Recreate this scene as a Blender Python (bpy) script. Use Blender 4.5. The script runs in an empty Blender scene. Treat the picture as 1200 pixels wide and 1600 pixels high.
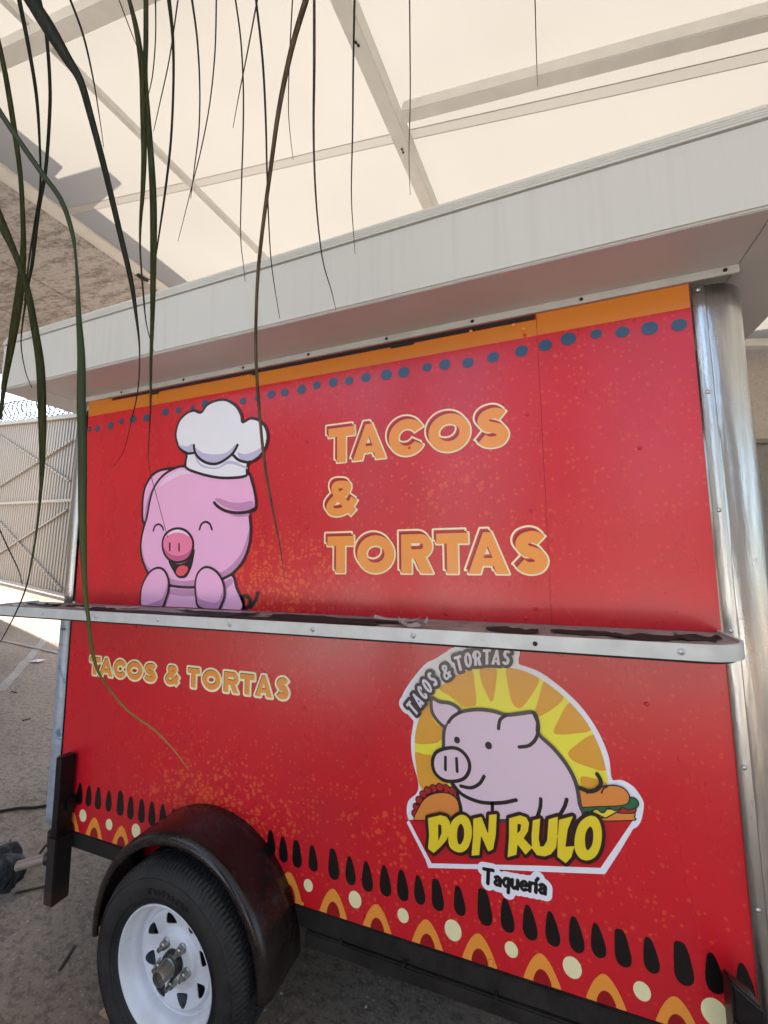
import bpy, bmesh, math, random
import numpy as np
from mathutils import Matrix, Vector
random.seed(7); rng = np.random.RandomState(3)
C = bpy.context.scene
COL = C.collection
# ------------------------------------------------------------------ camera
TILT = .06                                   # the trailer rests nose-down on its tongue
PIV = np.array([.88, -.1, -.475])
F_, YAW, PIT, ROL = 644.3096, -.3548, .1090, -.0079
CAM = np.array([2.0978, -1.3766, 1.2062])
_c, _s = math.cos(TILT), math.sin(TILT)
MT = np.array([[_c, 0, -_s], [0, 1, 0], [_s, 0, _c]])
SH = np.array([PIV[0], PIV[1], 0.])
def tw(p): return MT @ (np.array(p, float) - PIV) + SH     # trailer -> world
fwd = np.array([math.sin(YAW)*math.cos(PIT), math.cos(YAW)*math.cos(PIT), math.sin(PIT)])
rt0 = np.array([math.cos(YAW), -math.sin(YAW), 0.]); up0 = np.cross(rt0, fwd)
rt = math.cos(ROL)*rt0 + math.sin(ROL)*up0; up = -math.sin(ROL)*rt0 + math.cos(ROL)*up0
cd = bpy.data.cameras.new('camera'); cam = bpy.data.objects.new('camera', cd); COL.objects.link(cam)
cd.sensor_fit = 'VERTICAL'; cd.sensor_height = 36; cd.lens = 36*F_/1600; cd.clip_start = .02; cd.clip_end = 900
R3 = np.stack([MT @ rt, MT @ up, -(MT @ fwd)], axis=1); cw = tw(CAM)
mw = Matrix.Identity(4)
for i in range(3):
    for j in range(3): mw[i][j] = R3[i, j]
    mw[i][3] = cw[i]
cam.matrix_world = mw; C.camera = cam
def ray(px, py):                              # sight line in trailer space
    return CAM, fwd + rt*(px-600)/F_ - up*(py-800)/F_
def H(px, py, y=0.):                          # a traced mark -> (x, z) on the trailer's side
    o, d = ray(px, py); t = (y-o[1])/d[1]; q = o + d*t; return (q[0], q[2])
def HW(px, py, ax, v):                        # world plane
    o, d = ray(px, py); o = tw(o); d = MT @ d; return o + d*((v-o[ax])/d[ax])
# ------------------------------------------------------------------ light
SUN = np.array([-.60, .15, 1.]); SUN /= np.linalg.norm(SUN)
el = math.asin(SUN[2]); az = math.atan2(SUN[0], SUN[1])
W = bpy.data.worlds.new('World'); C.world = W; W.use_nodes = True
nt = W.node_tree; nt.nodes.clear()
sk = nt.nodes.new('ShaderNodeTexSky'); sk.sky_type = 'NISHITA'; sk.sun_disc = False
sk.sun_elevation = el; sk.sun_rotation = az; sk.dust_density = 3; sk.air_density = 1.2
bg = nt.nodes.new('ShaderNodeBackground'); bg.inputs[1].default_value = .15
wo = nt.nodes.new('ShaderNodeOutputWorld'); nt.links.new(sk.outputs[0], bg.inputs[0]); nt.links.new(bg.outputs[0], wo.inputs[0])
sl = bpy.data.lights.new('sun', 'SUN'); sl.energy = 5; sl.angle = math.radians(.5); sl.color = (1, .955, .89)
so = bpy.data.objects.new('sun', sl); COL.objects.link(so)
so.rotation_euler = Vector(SUN).to_track_quat('Z', 'Y').to_euler()
C.view_settings.view_transform = 'Standard'; C.view_settings.look = 'None'; C.view_settings.gamma = 1
C.view_settings.exposure = 2.0; C.view_settings.use_curve_mapping = False
# ------------------------------------------------------------------ materials
def lin(c):
    c = c/255.; return c/12.92 if c <= .04045 else ((c+.055)/1.055)**2.4
def rgb(r, g, b, k=1.): return (min(.85, lin(r)*k), min(.85, lin(g)*k), min(.85, lin(b)*k), 1)
class NT:
    def __init__(s, name):
        s.m = bpy.data.materials.new(name); s.m.use_nodes = True; s.t = s.m.node_tree; s.t.nodes.clear()
        s.o = s.t.nodes.new('ShaderNodeOutputMaterial'); s.p = s.t.nodes.new('ShaderNodeBsdfPrincipled')
        s.t.links.new(s.p.outputs[0], s.o.inputs[0]); s.co = s.t.nodes.new('ShaderNodeTexCoord')
    def n(s, t, **kw):
        x = s.t.nodes.new(t)
        for k, v in kw.items(): setattr(x, k, v)
        return x
    def l(s, a, b): s.t.links.new(a, b)
    def map(s, sc=(1, 1, 1), rot=(0, 0, 0), src='Object'):
        mp = s.n('ShaderNodeMapping'); mp.inputs['Scale'].default_value = sc; mp.inputs['Rotation'].default_value = rot
        s.l(s.co.outputs[src], mp.inputs[0]); return mp.outputs[0]
    def noise(s, vec, scale, det=4, rough=.55, dist=0):
        x = s.n('ShaderNodeTexNoise'); x.inputs['Scale'].default_value = scale; x.inputs['Detail'].default_value = det
        x.inputs['Roughness'].default_value = rough; x.inputs['Distortion'].default_value = dist
        if vec: s.l(vec, x.inputs['Vector'])
        return x.outputs['Fac']
    def ramp(s, f, stops):
        x = s.n('ShaderNodeValToRGB'); e = x.color_ramp.elements
        while len(e) < len(stops): e.new(.5)
        for i, (p, c) in enumerate(stops):
            e[i].position = p; e[i].color = c if len(c) == 4 else (*c, 1)
        s.l(f, x.inputs[0]); return x.outputs[0]
    def math(s, op, a, b=None, c=None):
        x = s.n('ShaderNodeMath', operation=op)
        for i, v in enumerate((a, b, c)):
            if v is None: continue
            if isinstance(v, (int, float)): x.inputs[i].default_value = v
            else: s.l(v, x.inputs[i])
        return x.outputs[0]
    def mix(s, f, a, b):
        x = s.n('ShaderNodeMix', data_type='RGBA')
        if isinstance(f, (int, float)): x.inputs[0].default_value = f
        else: s.l(f, x.inputs[0])
        for i, v in ((6, a), (7, b)):
            if isinstance(v, tuple): x.inputs[i].default_value = v
            else: s.l(v, x.inputs[i])
        return x.outputs[2]
    def set(s, col=None, rough=None, metal=None, spec=None, coat=None):
        for k, v in (('Base Color', col), ('Roughness', rough), ('Metallic', metal), ('Specular IOR Level', spec), ('Coat Weight', coat)):
            if v is None: continue
            if isinstance(v, (tuple, float, int)): s.p.inputs[k].default_value = v
            else: s.l(v, s.p.inputs[k])
        return s
    def bump(s, h, st=.3, d=.01):
        b = s.n('ShaderNodeBump'); b.inputs['Strength'].default_value = st; b.inputs['Distance'].default_value = d
        s.l(h, b.inputs['Height']); s.l(b.outputs[0], s.p.inputs['Normal']); return s
G = (0, 0, 0, 1); ONE = (1, 1, 1, 1)
VR, VS = .28, .60                                    # vinyl gloss
def vinyl(name, c, dirt=.12):
    m = NT(name); v = m.map()
    f = m.math('MULTIPLY', m.noise(v, 3.3, 5), dirt)
    col = m.mix(f, c, (c[0]*.62, c[1]*.6, c[2]*.6, 1)); m.set(col, VR, 0., VS)
    m.p.inputs['Roughness'].default_value = VR
    m.bump(m.noise(m.map((1, 1, .7)), 1.6, 2), .16, .02)
    return m.m
def plain(name, c, rough=.5, metal=0., var=.2, sc=9, bump=0., bs=40):
    m = NT(name); v = m.map()
    f = m.noise(v, sc, 5); f2 = m.ramp(f, [(.3, (0, 0, 0)), (.75, (1, 1, 1))])
    m.set(m.mix(f2, c, (c[0]*(1-var), c[1]*(1-var), c[2]*(1-var), 1)), rough, metal)
    if bump: m.bump(m.noise(v, bs, 4), bump, .004)
    return m.m
def wrap_mat(name, centres):
    m = NT(name); co = m.co.outputs['Object']
    sep = m.n('ShaderNodeSeparateXYZ'); m.l(co, sep.inputs[0]); x, z = sep.outputs[0], sep.outputs[2]
    mask = None
    for (cx, cz, rx, rz, st) in centres:
        a = m.math('POWER', m.math('DIVIDE', m.math('SUBTRACT', x, cx), rx), 2.); b = m.math('POWER', m.math('DIVIDE', m.math('SUBTRACT', z, cz), rz), 2.)
        d = m.math('SQRT', m.math('ADD', a, b)); v = m.math('MULTIPLY', m.math('SUBTRACT', 1., d), st)
        mask = v if mask is None else m.math('MAXIMUM', mask, v)
    mask = m.math('MAXIMUM', mask, 0.)
    # squash y so that the pattern is planar
    mp = m.map((1, 0, 1))
    def wobble(sc, amp):
        wob = m.n('ShaderNodeTexNoise'); wob.inputs['Scale'].default_value = sc; m.l(mp, wob.inputs['Vector'])
        va = m.n('ShaderNodeVectorMath', operation='MULTIPLY_ADD'); m.l(wob.outputs['Color'], va.inputs[0]); va.inputs[1].default_value = (amp, 0, amp); m.l(mp, va.inputs[2]); return va.outputs[0]
    vo = m.n('ShaderNodeTexVoronoi', feature='F1'); vo.inputs['Scale'].default_value = 52; vo.inputs['Randomness'].default_value = .62; m.l(wobble(60, .012), vo.inputs['Vector'])
    sepc = m.n('ShaderNodeSeparateColor'); m.l(vo.outputs['Color'], sepc.inputs[0])
    rad = m.math('ADD', m.math('MULTIPLY', mask, .17), m.math('MULTIPLY', sepc.outputs[0], .16)); rad = m.math('ADD', rad, .135)
    soft = m.math('MULTIPLY', m.math('SUBTRACT', rad, vo.outputs['Distance']), 14.); soft = m.math('MINIMUM', m.math('MAXIMUM', soft, 0.), 1.)
    dots = m.math('MULTIPLY', soft, m.math('GREATER_THAN', mask, .012))
    v2 = m.n('ShaderNodeTexVoronoi', feature='DISTANCE_TO_EDGE'); v2.inputs['Scale'].default_value = 46; v2.inputs['Randomness'].default_value = 1.; m.l(wobble(24, .045), v2.inputs['Vector'])
    v3 = m.n('ShaderNodeTexVoronoi', feature='F1'); v3.inputs['Scale'].default_value = 46; v3.inputs['Randomness'].default_value = 1.; m.l(v2.inputs['Vector'].links[0].from_socket, v3.inputs['Vector'])
    s3 = m.n('ShaderNodeSeparateColor'); m.l(v3.outputs['Color'], s3.inputs[0])
    lvl = m.math('ADD', mask, m.math('MULTIPLY', s3.outputs[0], .5))
    worm = m.math('MULTIPLY', m.math('GREATER_THAN', v2.outputs['Distance'], .13), m.math('GREATER_THAN', lvl, .98))
    pat = m.math('MAXIMUM', m.math('MULTIPLY', dots, m.math('LESS_THAN', mask, .75)), worm)
    fade = m.math('MULTIPLY', pat, m.math('MINIMUM', m.math('ADD', m.math('MULTIPLY', mask, .46), .24), .56))
    red = rgb(202, 26, 38, 1.0); col = m.mix(fade, red, rgb(232, 100, 50, 1.0))
    smg = m.ramp(m.noise(m.map((1, 1, .8)), 2.4, 6, .65), [(.46, (0, 0, 0)), (.75, (1, 1, 1))])
    col = m.mix(m.math('MULTIPLY', smg, .22), col, (.20, .02, .03, 1))
    rr = m.math('ADD', m.math('MULTIPLY', m.noise(m.map((1, 1, .6)), 4, 5), .16), VR-.08)
    m.set(col, rr, 0., VS); m.bump(m.noise(m.map((1, 1, .7)), 1.6, 2), .24, .02)
    return m.m
M = {}
up_c = [(*H(690, 760), .95, .46, .62), (*H(440, 900), .62, .34, 1.0), (*H(900, 560), .55, .42, .40), (*H(180, 890), .3, .2, .35), (*H(480, 620), .5, .35, .35)]
lo_c = [(*H(340, 1260), .72, .40, 1.05), (*H(620, 1300), .95, .42, .62), (*H(900, 1400), .8, .3, .40), (*H(1000, 1150), .45, .3, .30), (*H(170, 1000), .22, .1, .35), (*H(500, 1080), .5, .3, .40)]
M['wrap_up'] = wrap_mat('wrap_upper', up_c); M['wrap_lo'] = wrap_mat('wrap_lower', lo_c)
for k, c in dict(orange=(240, 150, 58), amberstrip=(204, 122, 36), cream=(255, 232, 186), dredge=(112, 14, 26), redfill=(202, 26, 38), blue=(42, 76, 104), black=(16, 12, 12), dot=(236, 226, 176),
                 ink=(34, 26, 28), hatw=(232, 232, 248), hats=(190, 184, 214), pink=(236, 176, 214), pinkl=(246, 206, 230), pinkd=(196, 138, 180), snout=(236, 128, 166), snoutd=(200, 92, 136),
                 tongue=(226, 84, 98), white=(232, 232, 244), amber=(224, 160, 52), yellow=(238, 226, 66), pigp=(222, 196, 208), bun=(222, 138, 62), green=(30, 104, 66), meat=(176, 34, 38),
                 cheese=(240, 208, 60), logored=(194, 22, 34), donyel=(232, 206, 44), dondark=(44, 20, 24), sheen_ink=(74, 66, 70), lettw=(214, 212, 226), darkred=(150, 14, 24)).items():
    M[k] = vinyl('vinyl_'+k, rgb(*c, 1.0))
def metal_mat(name, c, rough, streak=.5, dark=(.10, .095, .085)):
    m = NT(name); f = m.noise(m.map((9, 9, .7)), 4, 6, .7); f = m.ramp(f, [(.38, (0, 0, 0)), (.72, (1, 1, 1))])
    sp = m.ramp(m.noise(m.map((1, 1, 1)), 38, 5, .7), [(.56, (0, 0, 0)), (.7, (1, 1, 1))])
    f3 = m.math('MAXIMUM', m.math('MULTIPLY', f, streak), m.math('MULTIPLY', sp, .35))
    m.set(m.mix(f3, c, (*dark, 1)), m.math('ADD', m.math('MULTIPLY', f3, .28), rough), 1.); m.bump(m.noise(m.map((6, 6, 1.2)), 6, 5), .35, .006)
    return m.m
M['steel'] = metal_mat('worn_aluminium', (.55, .55, .54, 1), .27, .45, (.20, .19, .18))
M['trim'] = plain('white_aluminium_trim', (.56, .58, .57, 1), .42, .15, .22, 14)
def streaked(name, c, var=.12, k=1.):
    m = NT(name); a = m.noise(m.map((34, 34, .9)), 1.2, 4, .6); b = m.noise(m.map((1, 1, 1)), 3.5, 5)
    f = m.math('MULTIPLY', m.ramp(a, [(.5, (0, 0, 0)), (.8, (1, 1, 1))]), b)
    m.set(m.mix(m.math('MULTIPLY', f, 1.3), c, (c[0]*(1-var*3), c[1]*(1-var*3.2), c[2]*(1-var*3.6), 1)), .5)
    m.bump(a, .05, .004); return m.m
M['roof'] = streaked('white_roof_panel', (.52, .525, .495, 1), .04)
M['soffit'] = plain('soffit_sheet', (.50, .48, .475, 1), .42, 0, .10, 3)
M['blackpaint'] = plain('black_paint_steel', (.018, .016, .015, 1), .38, 0, .4, 14, .35, 60)
M['jackpaint'] = plain('black_painted_tube', (.009, .008, .008, 1), .38, 0, .5, 18, .3, 45)
M['jackpaint'].node_tree.nodes['Principled BSDF'].inputs['Specular IOR Level'].default_value = .35
def rusty():
    m = NT('black_tube_rusty_end'); sep = m.n('ShaderNodeSeparateXYZ'); m.l(m.co.outputs['Object'], sep.inputs[0])
    f = m.math('ADD', sep.outputs[2], m.math('MULTIPLY', m.noise(m.map(), 30, 5), .16))
    k = m.ramp(f, [(0, (1, 1, 1)), (.001, (1, 1, 1)), (.05, (0, 0, 0))]); mp = m.n('ShaderNodeMapRange'); m.l(f, mp.inputs[0])
    mp.inputs[1].default_value = -.24; mp.inputs[2].default_value = -.10; mp.inputs[3].default_value = 1.; mp.inputs[4].default_value = 0.
    m.set(m.mix(mp.outputs[0], (.016, .014, .013, 1), (.085, .036, .018, 1)), .42); m.bump(m.noise(m.map(), 60, 5), .5, .003); return m.m
M['rusty'] = rusty()
M['fender'] = plain('black_fender_paint', (.009, .006, .006, 1), .27, 0, .35, 7, .12, 9)
M['fender'].node_tree.nodes['Principled BSDF'].inputs['Specular IOR Level'].default_value = .38
M['rubber'] = plain('tyre_rubber', (.013, .0125, .012, 1), .68, 0, .45, 20, .25, 70)
def dusty(name, c, rough, dust=(.10, .085, .07), amt=.5, sc=7, spec=.4, bump=.2):
    m = NT(name); a = m.ramp(m.noise(m.map(), sc, 8, .72), [(.42, (0, 0, 0)), (.70, (1, 1, 1))]); b = m.ramp(m.noise(m.map((1, 1, 1)), sc*9, 5, .7), [(.5, (0, 0, 0)), (.72, (1, 1, 1))])
    f = m.math('MULTIPLY', m.math('ADD', m.math('MULTIPLY', a, .7), m.math('MULTIPLY', b, .4)), amt)
    m.set(m.mix(f, c, (*dust, 1)), m.math('ADD', rough, m.math('MULTIPLY', f, .7)), 0., spec); m.bump(m.noise(m.map(), sc*6, 5), bump, .004); return m.m
M['fender'] = dusty('black_fender_paint', (.010, .006, .006, 1), .22, (.075, .06, .052), .28, 5, .42, .12)
M['rubber'] = dusty('tyre_rubber', (.0125, .012, .0115, 1), .6, (.085, .075, .065), .42, 9, .35, .3)
M['blackpaint'] = dusty('black_paint_steel', (.012, .011, .010, 1), .36, (.07, .058, .05), .35, 8, .35, .3)
def rimw():
    m = NT('white_rim_paint'); f = m.ramp(m.noise(m.map(), 17, 6, .75), [(.6, (0, 0, 0)), (.66, (1, 1, 1))])
    sep = m.n('ShaderNodeSeparateXYZ'); m.l(m.co.outputs['Object'], sep.inputs[0])
    low = m.n('ShaderNodeMapRange'); m.l(sep.outputs[2], low.inputs[0]); low.inputs[1].default_value = -.19; low.inputs[2].default_value = -.30; low.inputs[3].default_value = .12; low.inputs[4].default_value = 1.
    g = m.ramp(m.noise(m.map(), 5, 5, .6), [(.4, (0, 0, 0)), (.8, (1, 1, 1))])
    a = m.mix(m.math('MULTIPLY', g, .6), (.70, .71, .74, 1), (.36, .33, .30, 1))
    m.set(m.mix(m.math('MULTIPLY', f, low.outputs[0]), a, (.09, .05, .03, 1)), .33); return m.m
M['rim'] = rimw()
M['hub'] = plain('greasy_hub_steel', (.022, .018, .015, 1), .42, 0, .5, 30, .5, 60)
M['cap'] = plain('zinc_grease_cap', (.30, .28, .24, 1), .36, .8, .45, 30, .2)
M['nut'] = plain('zinc_nut', (.42, .42, .38, 1), .3, .9, .4, 40)
M['rivet'] = plain('rivet_metal', (.55, .55, .53, 1), .3, .8, .2)
M['gap'] = plain('dark_gap', (.012, .012, .012, 1), .8)
M['board'] = plain('shelf_laminate', (.33, .275, .25, 1), .85, 0, .5, 16, .5, 40)
M['scrapd'] = plain('peeled_black_film', (.010, .0095, .009, 1), .8, 0, .3)
M['scrapl'] = plain('peeled_grey_film', (.40, .37, .35, 1), .45, 0, .3, 30)
def film():
    m = NT('blue_protective_film'); a = m.ramp(m.noise(m.map((1, 1, 5)), 5, 4), [(.45, (0, 0, 0)), (.6, (1, 1, 1))])
    m.set(m.mix(m.math('MULTIPLY', a, .5), (.33, .37, .42, 1), (.23, .26, .31, 1)), .35, .15); m.bump(m.noise(m.map((2, 2, 9)), 5, 4), .5, .006); return m.m
M['film'] = film(); M['filmink'] = plain('film_print_blue', (.06, .19, .33, 1), .4)
def concrete(name, c1, c2, scl=1., agg=0., midk=.12):
    m = NT(name); v = m.map()
    big = m.noise(v, .55*scl, 6, .6); f = m.ramp(big, [(.35, (0, 0, 0)), (.68, (1, 1, 1))])
    col = m.mix(f, c1, c2)
    st = m.ramp(m.noise(m.map((1, 1.6, 1)), 2.3*scl, 7, .68, .4), [(.5, (0, 0, 0)), (.72, (1, 1, 1))]); col = m.mix(m.math('MULTIPLY', st, .42), col, (c1[0]*.5, c1[1]*.48, c1[2]*.46, 1))
    fine = m.noise(v, 70*scl, 6, .75); col = m.mix(m.math('MULTIPLY', m.ramp(fine, [(.4, (0, 0, 0)), (.7, (1, 1, 1))]), .4), col, (c2[0]*1.5, c2[1]*1.5, c2[2]*1.45, 1))
    vo = m.n('ShaderNodeTexVoronoi'); vo.inputs['Scale'].default_value = 45*scl; vo.inputs['Randomness'].default_value = 1; m.l(v, vo.inputs['Vector'])
    chip = m.math('LESS_THAN', vo.outputs['Distance'], .25)
    sc = m.n('ShaderNodeSeparateColor'); m.l(vo.outputs['Color'], sc.inputs[0]); chip = m.math('MULTIPLY', chip, m.math('GREATER_THAN', sc.outputs[0], .62))
    if agg: col = m.mix(m.math('MULTIPLY', chip, agg), col, (.34, .31, .27, 1))
    mid = m.noise(m.map((1, 1.5, 1)), 19*scl, 6, .8, .3); col = m.mix(m.math('MULTIPLY', m.ramp(mid, [(.49, (0, 0, 0)), (.58, (1, 1, 1))]), midk), col, (c1[0]*.42, c1[1]*.4, c1[2]*.38, 1))
    h = m.math('ADD', m.math('MULTIPLY', fine, .6), m.math('MULTIPLY', chip, .35)); h = m.math('ADD', h, m.noise(v, 12*scl, 5))
    m.set(col, .85); m.bump(h, .9, .016); return m.m
M['ground'] = concrete('yard_concrete', (.170, .124, .088, 1), (.270, .208, .152, 1), 1., .6, .62)
M['apron'] = concrete('bounce_concrete', (.70, .68, .64, 1), (.78, .76, .72, 1), .5)
M['joint'] = concrete('pale_dust_joint', (.24, .215, .185, 1), (.32, .29, .25, 1), 2.)
def oldconc():
    m = NT('stained_old_concrete'); n1 = m.noise(m.map((.7, 3.4, 1)), 2.6, 13, .80, .35); n2 = m.noise(m.map((1.2, 2.2, 1)), 11, 8, .75, .3)
    f = m.math('ADD', m.math('MULTIPLY', n1, .62), m.math('MULTIPLY', n2, .38))
    col = m.ramp(f, [(.38, (.12, .105, .10)), (.445, (.24, .22, .212)), (.49, (.36, .345, .34)), (.54, (.52, .51, .51)), (.66, (.36, .345, .34))])
    b = m.ramp(m.noise(m.map(), .45, 5), [(.42, (0, 0, 0)), (.62, (1, 1, 1))])
    m.set(m.mix(m.math('MULTIPLY', b, .35), col, (.42, .41, .405, 1)), .9); m.bump(f, 1., .03); return m.m
M['oldconc'] = oldconc()
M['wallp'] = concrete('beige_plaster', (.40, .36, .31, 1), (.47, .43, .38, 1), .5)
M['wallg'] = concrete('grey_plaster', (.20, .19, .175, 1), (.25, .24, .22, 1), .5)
M['whitewall'] = concrete('white_painted_wall', (.68, .67, .65, 1), (.76, .75, .73, 1), .3)
def fabric():
    m = NT('cream_shade_membrane'); tr = m.n('ShaderNodeBsdfTranslucent'); df = m.n('ShaderNodeBsdfDiffuse'); mx = m.n('ShaderNodeMixShader')
    wv = m.noise(m.map((1, 1, 1)), 90, 2); f = m.ramp(m.noise(m.map(), .8, 5), [(.3, (.150, .137, .115)), (.75, (.166, .152, .129))])
    spot = m.ramp(m.noise(m.map(), 2.6, 7, .7), [(.60, (0, 0, 0)), (.75, (1, 1, 1))]); f = m.mix(m.math('MULTIPLY', spot, .22), f, (.13, .11, .09, 1))
    f = m.mix(m.math('MULTIPLY', wv, .10), f, (.145, .125, .10, 1)); m.l(f, tr.inputs[0]); df.inputs[0].default_value = (.58, .53, .47, 1)
    mx.inputs[0].default_value = .33; m.l(tr.outputs[0], mx.inputs[1]); m.l(df.outputs[0], mx.inputs[2]); m.l(mx.outputs[0], m.o.inputs[0]); return m.m
M['fabric'] = fabric()
M['brick'] = concrete('dark_brown_render', (.085, .07, .06, 1), (.11, .09, .08, 1), .5)
M['fabseam'] = M['fabric'].copy(); _n = [n for n in M['fabseam'].node_tree.nodes if n.type == 'MIX_SHADER'][0]; _n.inputs[0].default_value = .58
M['beam'] = plain('white_painted_steel', (.66, .66, .63, 1), .45, 0, .15, 6)
M['sheet'] = streaked('beige_metal_sheet', (.26, .232, .196, 1), .12)
M['wire'] = plain('galvanised_wire', (.10, .11, .12, 1), .6, .2)
def leafm(name, c, c2=None):
    m = NT(name); c2 = c2 or (c[0]*.45, c[1]*.5, c[2]*.45, 1); f = m.ramp(m.noise(m.map((160, 160, 3)), 2, 3), [(.4, (0, 0, 0)), (.6, (1, 1, 1))])
    m.set(m.mix(f, c, c2), .6, 0., .2); 
    m.p.inputs['Subsurface Weight'].default_value = 0.; return m.m
M['leaf'] = leafm('dark_green_leaf', (.044, .050, .012, 1)); M['leafd'] = leafm('black_green_leaf', (.022, .022, .010, 1))
def leafgrad():
    m = NT('leaf_green_to_yellow'); sep = m.n('ShaderNodeSeparateXYZ'); m.l(m.co.outputs['Object'], sep.inputs[0])
    col = m.ramp(m.math('ADD', m.math('MULTIPLY', m.math('SUBTRACT', sep.outputs[2], 1.35), 1.4), m.math('MULTIPLY', m.noise(m.map(), 14, 3), .12)),
                 [(.06, (.34, .17, .045)), (.22, (.25, .19, .04)), (.36, (.085, .095, .016)), (.75, (.030, .045, .016))]); m.set(col, .5, 0., .25); return m.m
M['leafg'] = leafgrad(); M['leafb'] = leafm('brown_dry_leaf', (.13, .085, .05, 1)); M['leafr'] = leafm('thin_brown_leaf', (.06, .04, .03, 1))
M['bark'] = plain('palm_bark', (.16, .12, .085, 1), .9, 0, .5, 20, .8, 25)
M['cloth'] = plain('black_cloth', (.007, .0075, .009, 1), .8, 0, .4, 20, .3, 60); M['clothg'] = plain('green_cloth_stripe', (.03, .11, .07, 1), .7)
M['pipe'] = plain('tan_steel_pipe', (.30, .225, .175, 1), .45, .2, .3, 30)
M['wood'] = plain('pale_wood', (.42, .27, .14, 1), .75, 0, .3, 30, .3); M['chip'] = plain('pale_stone_chip', (.42, .40, .37, 1), .8)
M['paper'] = plain('white_paper', (.7, .68, .64, 1), .8); M['ply'] = plain('interior_lining', (.3, .28, .26, 1), .6)
# ------------------------------------------------------------------ object helpers
def tag(o, label=None, cat=None, group=None, kind=None):
    for k, v in (('label', label), ('category', cat), ('group', group), ('kind', kind)):
        if v: o[k] = v
    return o
def link(name, me, mat, parent=None, smooth=False):
    o = bpy.data.objects.new(name, me); COL.objects.link(o)
    if mat and not me.materials: me.materials.append(mat)
    if parent: o.parent = parent
    if smooth:
        for p in me.polygons: p.use_smooth = True
    return o
def empty(name, loc, **k):
    o = bpy.data.objects.new(name, None); COL.objects.link(o); o.location = loc; o.empty_display_size = .1; return tag(o, **k)
def mesh(name, vs, fs, mat, parent=None, smooth=False):
    me = bpy.data.meshes.new(name); me.from_pydata([tuple(map(float, v)) for v in vs], [], fs); me.update()
    return link(name, me, mat, parent, smooth)
def fixn(o):
    bm = bmesh.new(); bm.from_mesh(o.data); bmesh.ops.recalc_face_normals(bm, faces=bm.faces); bm.to_mesh(o.data); bm.free(); return o
def sharp(o, ang=40):
    o.data.set_sharp_from_angle(angle=math.radians(ang)); return o
def boxes(name, bs, mat, parent=None, bev=.003, off=None):
    bm = bmesh.new()
    for b in bs:
        x0, x1, y0, y1, z0, z1 = b[:6]
        r = bmesh.ops.create_cube(bm, size=1); 
        for v in r['verts']: v.co = Vector((x0+(v.co.x+.5)*(x1-x0), y0+(v.co.y+.5)*(y1-y0), z0+(v.co.z+.5)*(z1-z0)))
    if bev: bmesh.ops.bevel(bm, geom=list(bm.edges), offset=bev, segments=2, affect='EDGES')
    me = bpy.data.meshes.new(name); bm.to_mesh(me); bm.free()
    o = link(name, me, mat, parent)
    return sharp(o, 35)
def tube(name, pts, r, mat, parent=None, n=8, smooth=True, caps=True, radii=None):
    P = np.array(pts, float); vs, fs = [], []
    T = np.gradient(P, axis=0); T /= np.linalg.norm(T, axis=1)[:, None]+1e-9
    a = np.cross(T[0], [0, 0, 1]); 
    if np.linalg.norm(a) < .1: a = np.cross(T[0], [1, 0, 0])
    a /= np.linalg.norm(a)
    for i, (p, t) in enumerate(zip(P, T)):
        a = a - t*(a @ t); a /= np.linalg.norm(a); b = np.cross(t, a); rr = r if radii is None else radii[i]
        for k in range(n): th = 2*math.pi*k/n; vs.append(p + rr*(math.cos(th)*a + math.sin(th)*b))
    for i in range(len(P)-1):
        for k in range(n): fs.append((i*n+k, i*n+(k+1) % n, (i+1)*n+(k+1) % n, (i+1)*n+k))
    if caps: fs += [tuple(range(n))[::-1], tuple((len(P)-1)*n+k for k in range(n))]
    return sharp(mesh(name, vs, fs, mat, parent, smooth), 50)
def beam(name, a, b, w, h, mat, parent=None, upv=(0, 0, 1), bev=.004):
    a = np.array(a, float); b = np.array(b, float); t = b-a; L = np.linalg.norm(t); t /= L
    s = np.cross(t, upv); s /= np.linalg.norm(s); u = np.cross(s, t)
    o = boxes(name, [(0, L, -w/2, w/2, -h/2, h/2)], mat, parent, bev)
    m = Matrix(((t[0], -s[0], u[0], a[0]), (t[1], -s[1], u[1], a[1]), (t[2], -s[2], u[2], a[2]), (0, 0, 0, 1)))
    o.data.transform(m); return o
def lathe_y(name, prof, ctr, mat, parent=None, n=64, closed=False, smooth=True, ang=30):
    vs, fs = [], []; m = len(prof)
    for k in range(n):
        th = 2*math.pi*k/n
        for (r, y) in prof: vs.append((ctr[0]+r*math.cos(th), ctr[1]+y, ctr[2]+r*math.sin(th)))
    for k in range(n):
        k2 = (k+1) % n
        for j in range(m-1 if not closed else m):
            j2 = (j+1) % m; fs.append((k*m+j, k*m+j2, k2*m+j2, k2*m+j))
    return sharp(fixn(mesh(name, vs, fs, mat, parent, smooth)), ang)
# ------------------------------------------------------------------ flat print (signed distance -> thin vinyl sheet)
def cr(pts, closed=True, k=6):                 # smooth curve through traced points
    P = np.array(pts, float); n = len(P); out = []
    for i in range(n if closed else n-1):
        g = (lambda j: P[j % n]) if closed else (lambda j: P[min(max(j, 0), n-1)])
        p0, p1, p2, p3 = g(i-1), g(i), g(i+1), g(i+2)
        for t in np.linspace(0, 1, k, endpoint=False):
            out.append(.5*((2*p1)+(-p0+p2)*t+(2*p0-5*p1+4*p2-p3)*t*t+(-p0+3*p1-3*p2+p3)*t**3))
    if not closed: out.append(P[-1])
    return np.array(out)
def ell(cx, cy, rx, ry, rot=0, n=36):
    t = np.linspace(0, 2*math.pi, n, endpoint=False); c, s = math.cos(rot), math.sin(rot)
    return np.stack([cx+rx*np.cos(t)*c-ry*np.sin(t)*s, cy+rx*np.cos(t)*s+ry*np.sin(t)*c], 1)
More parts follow.
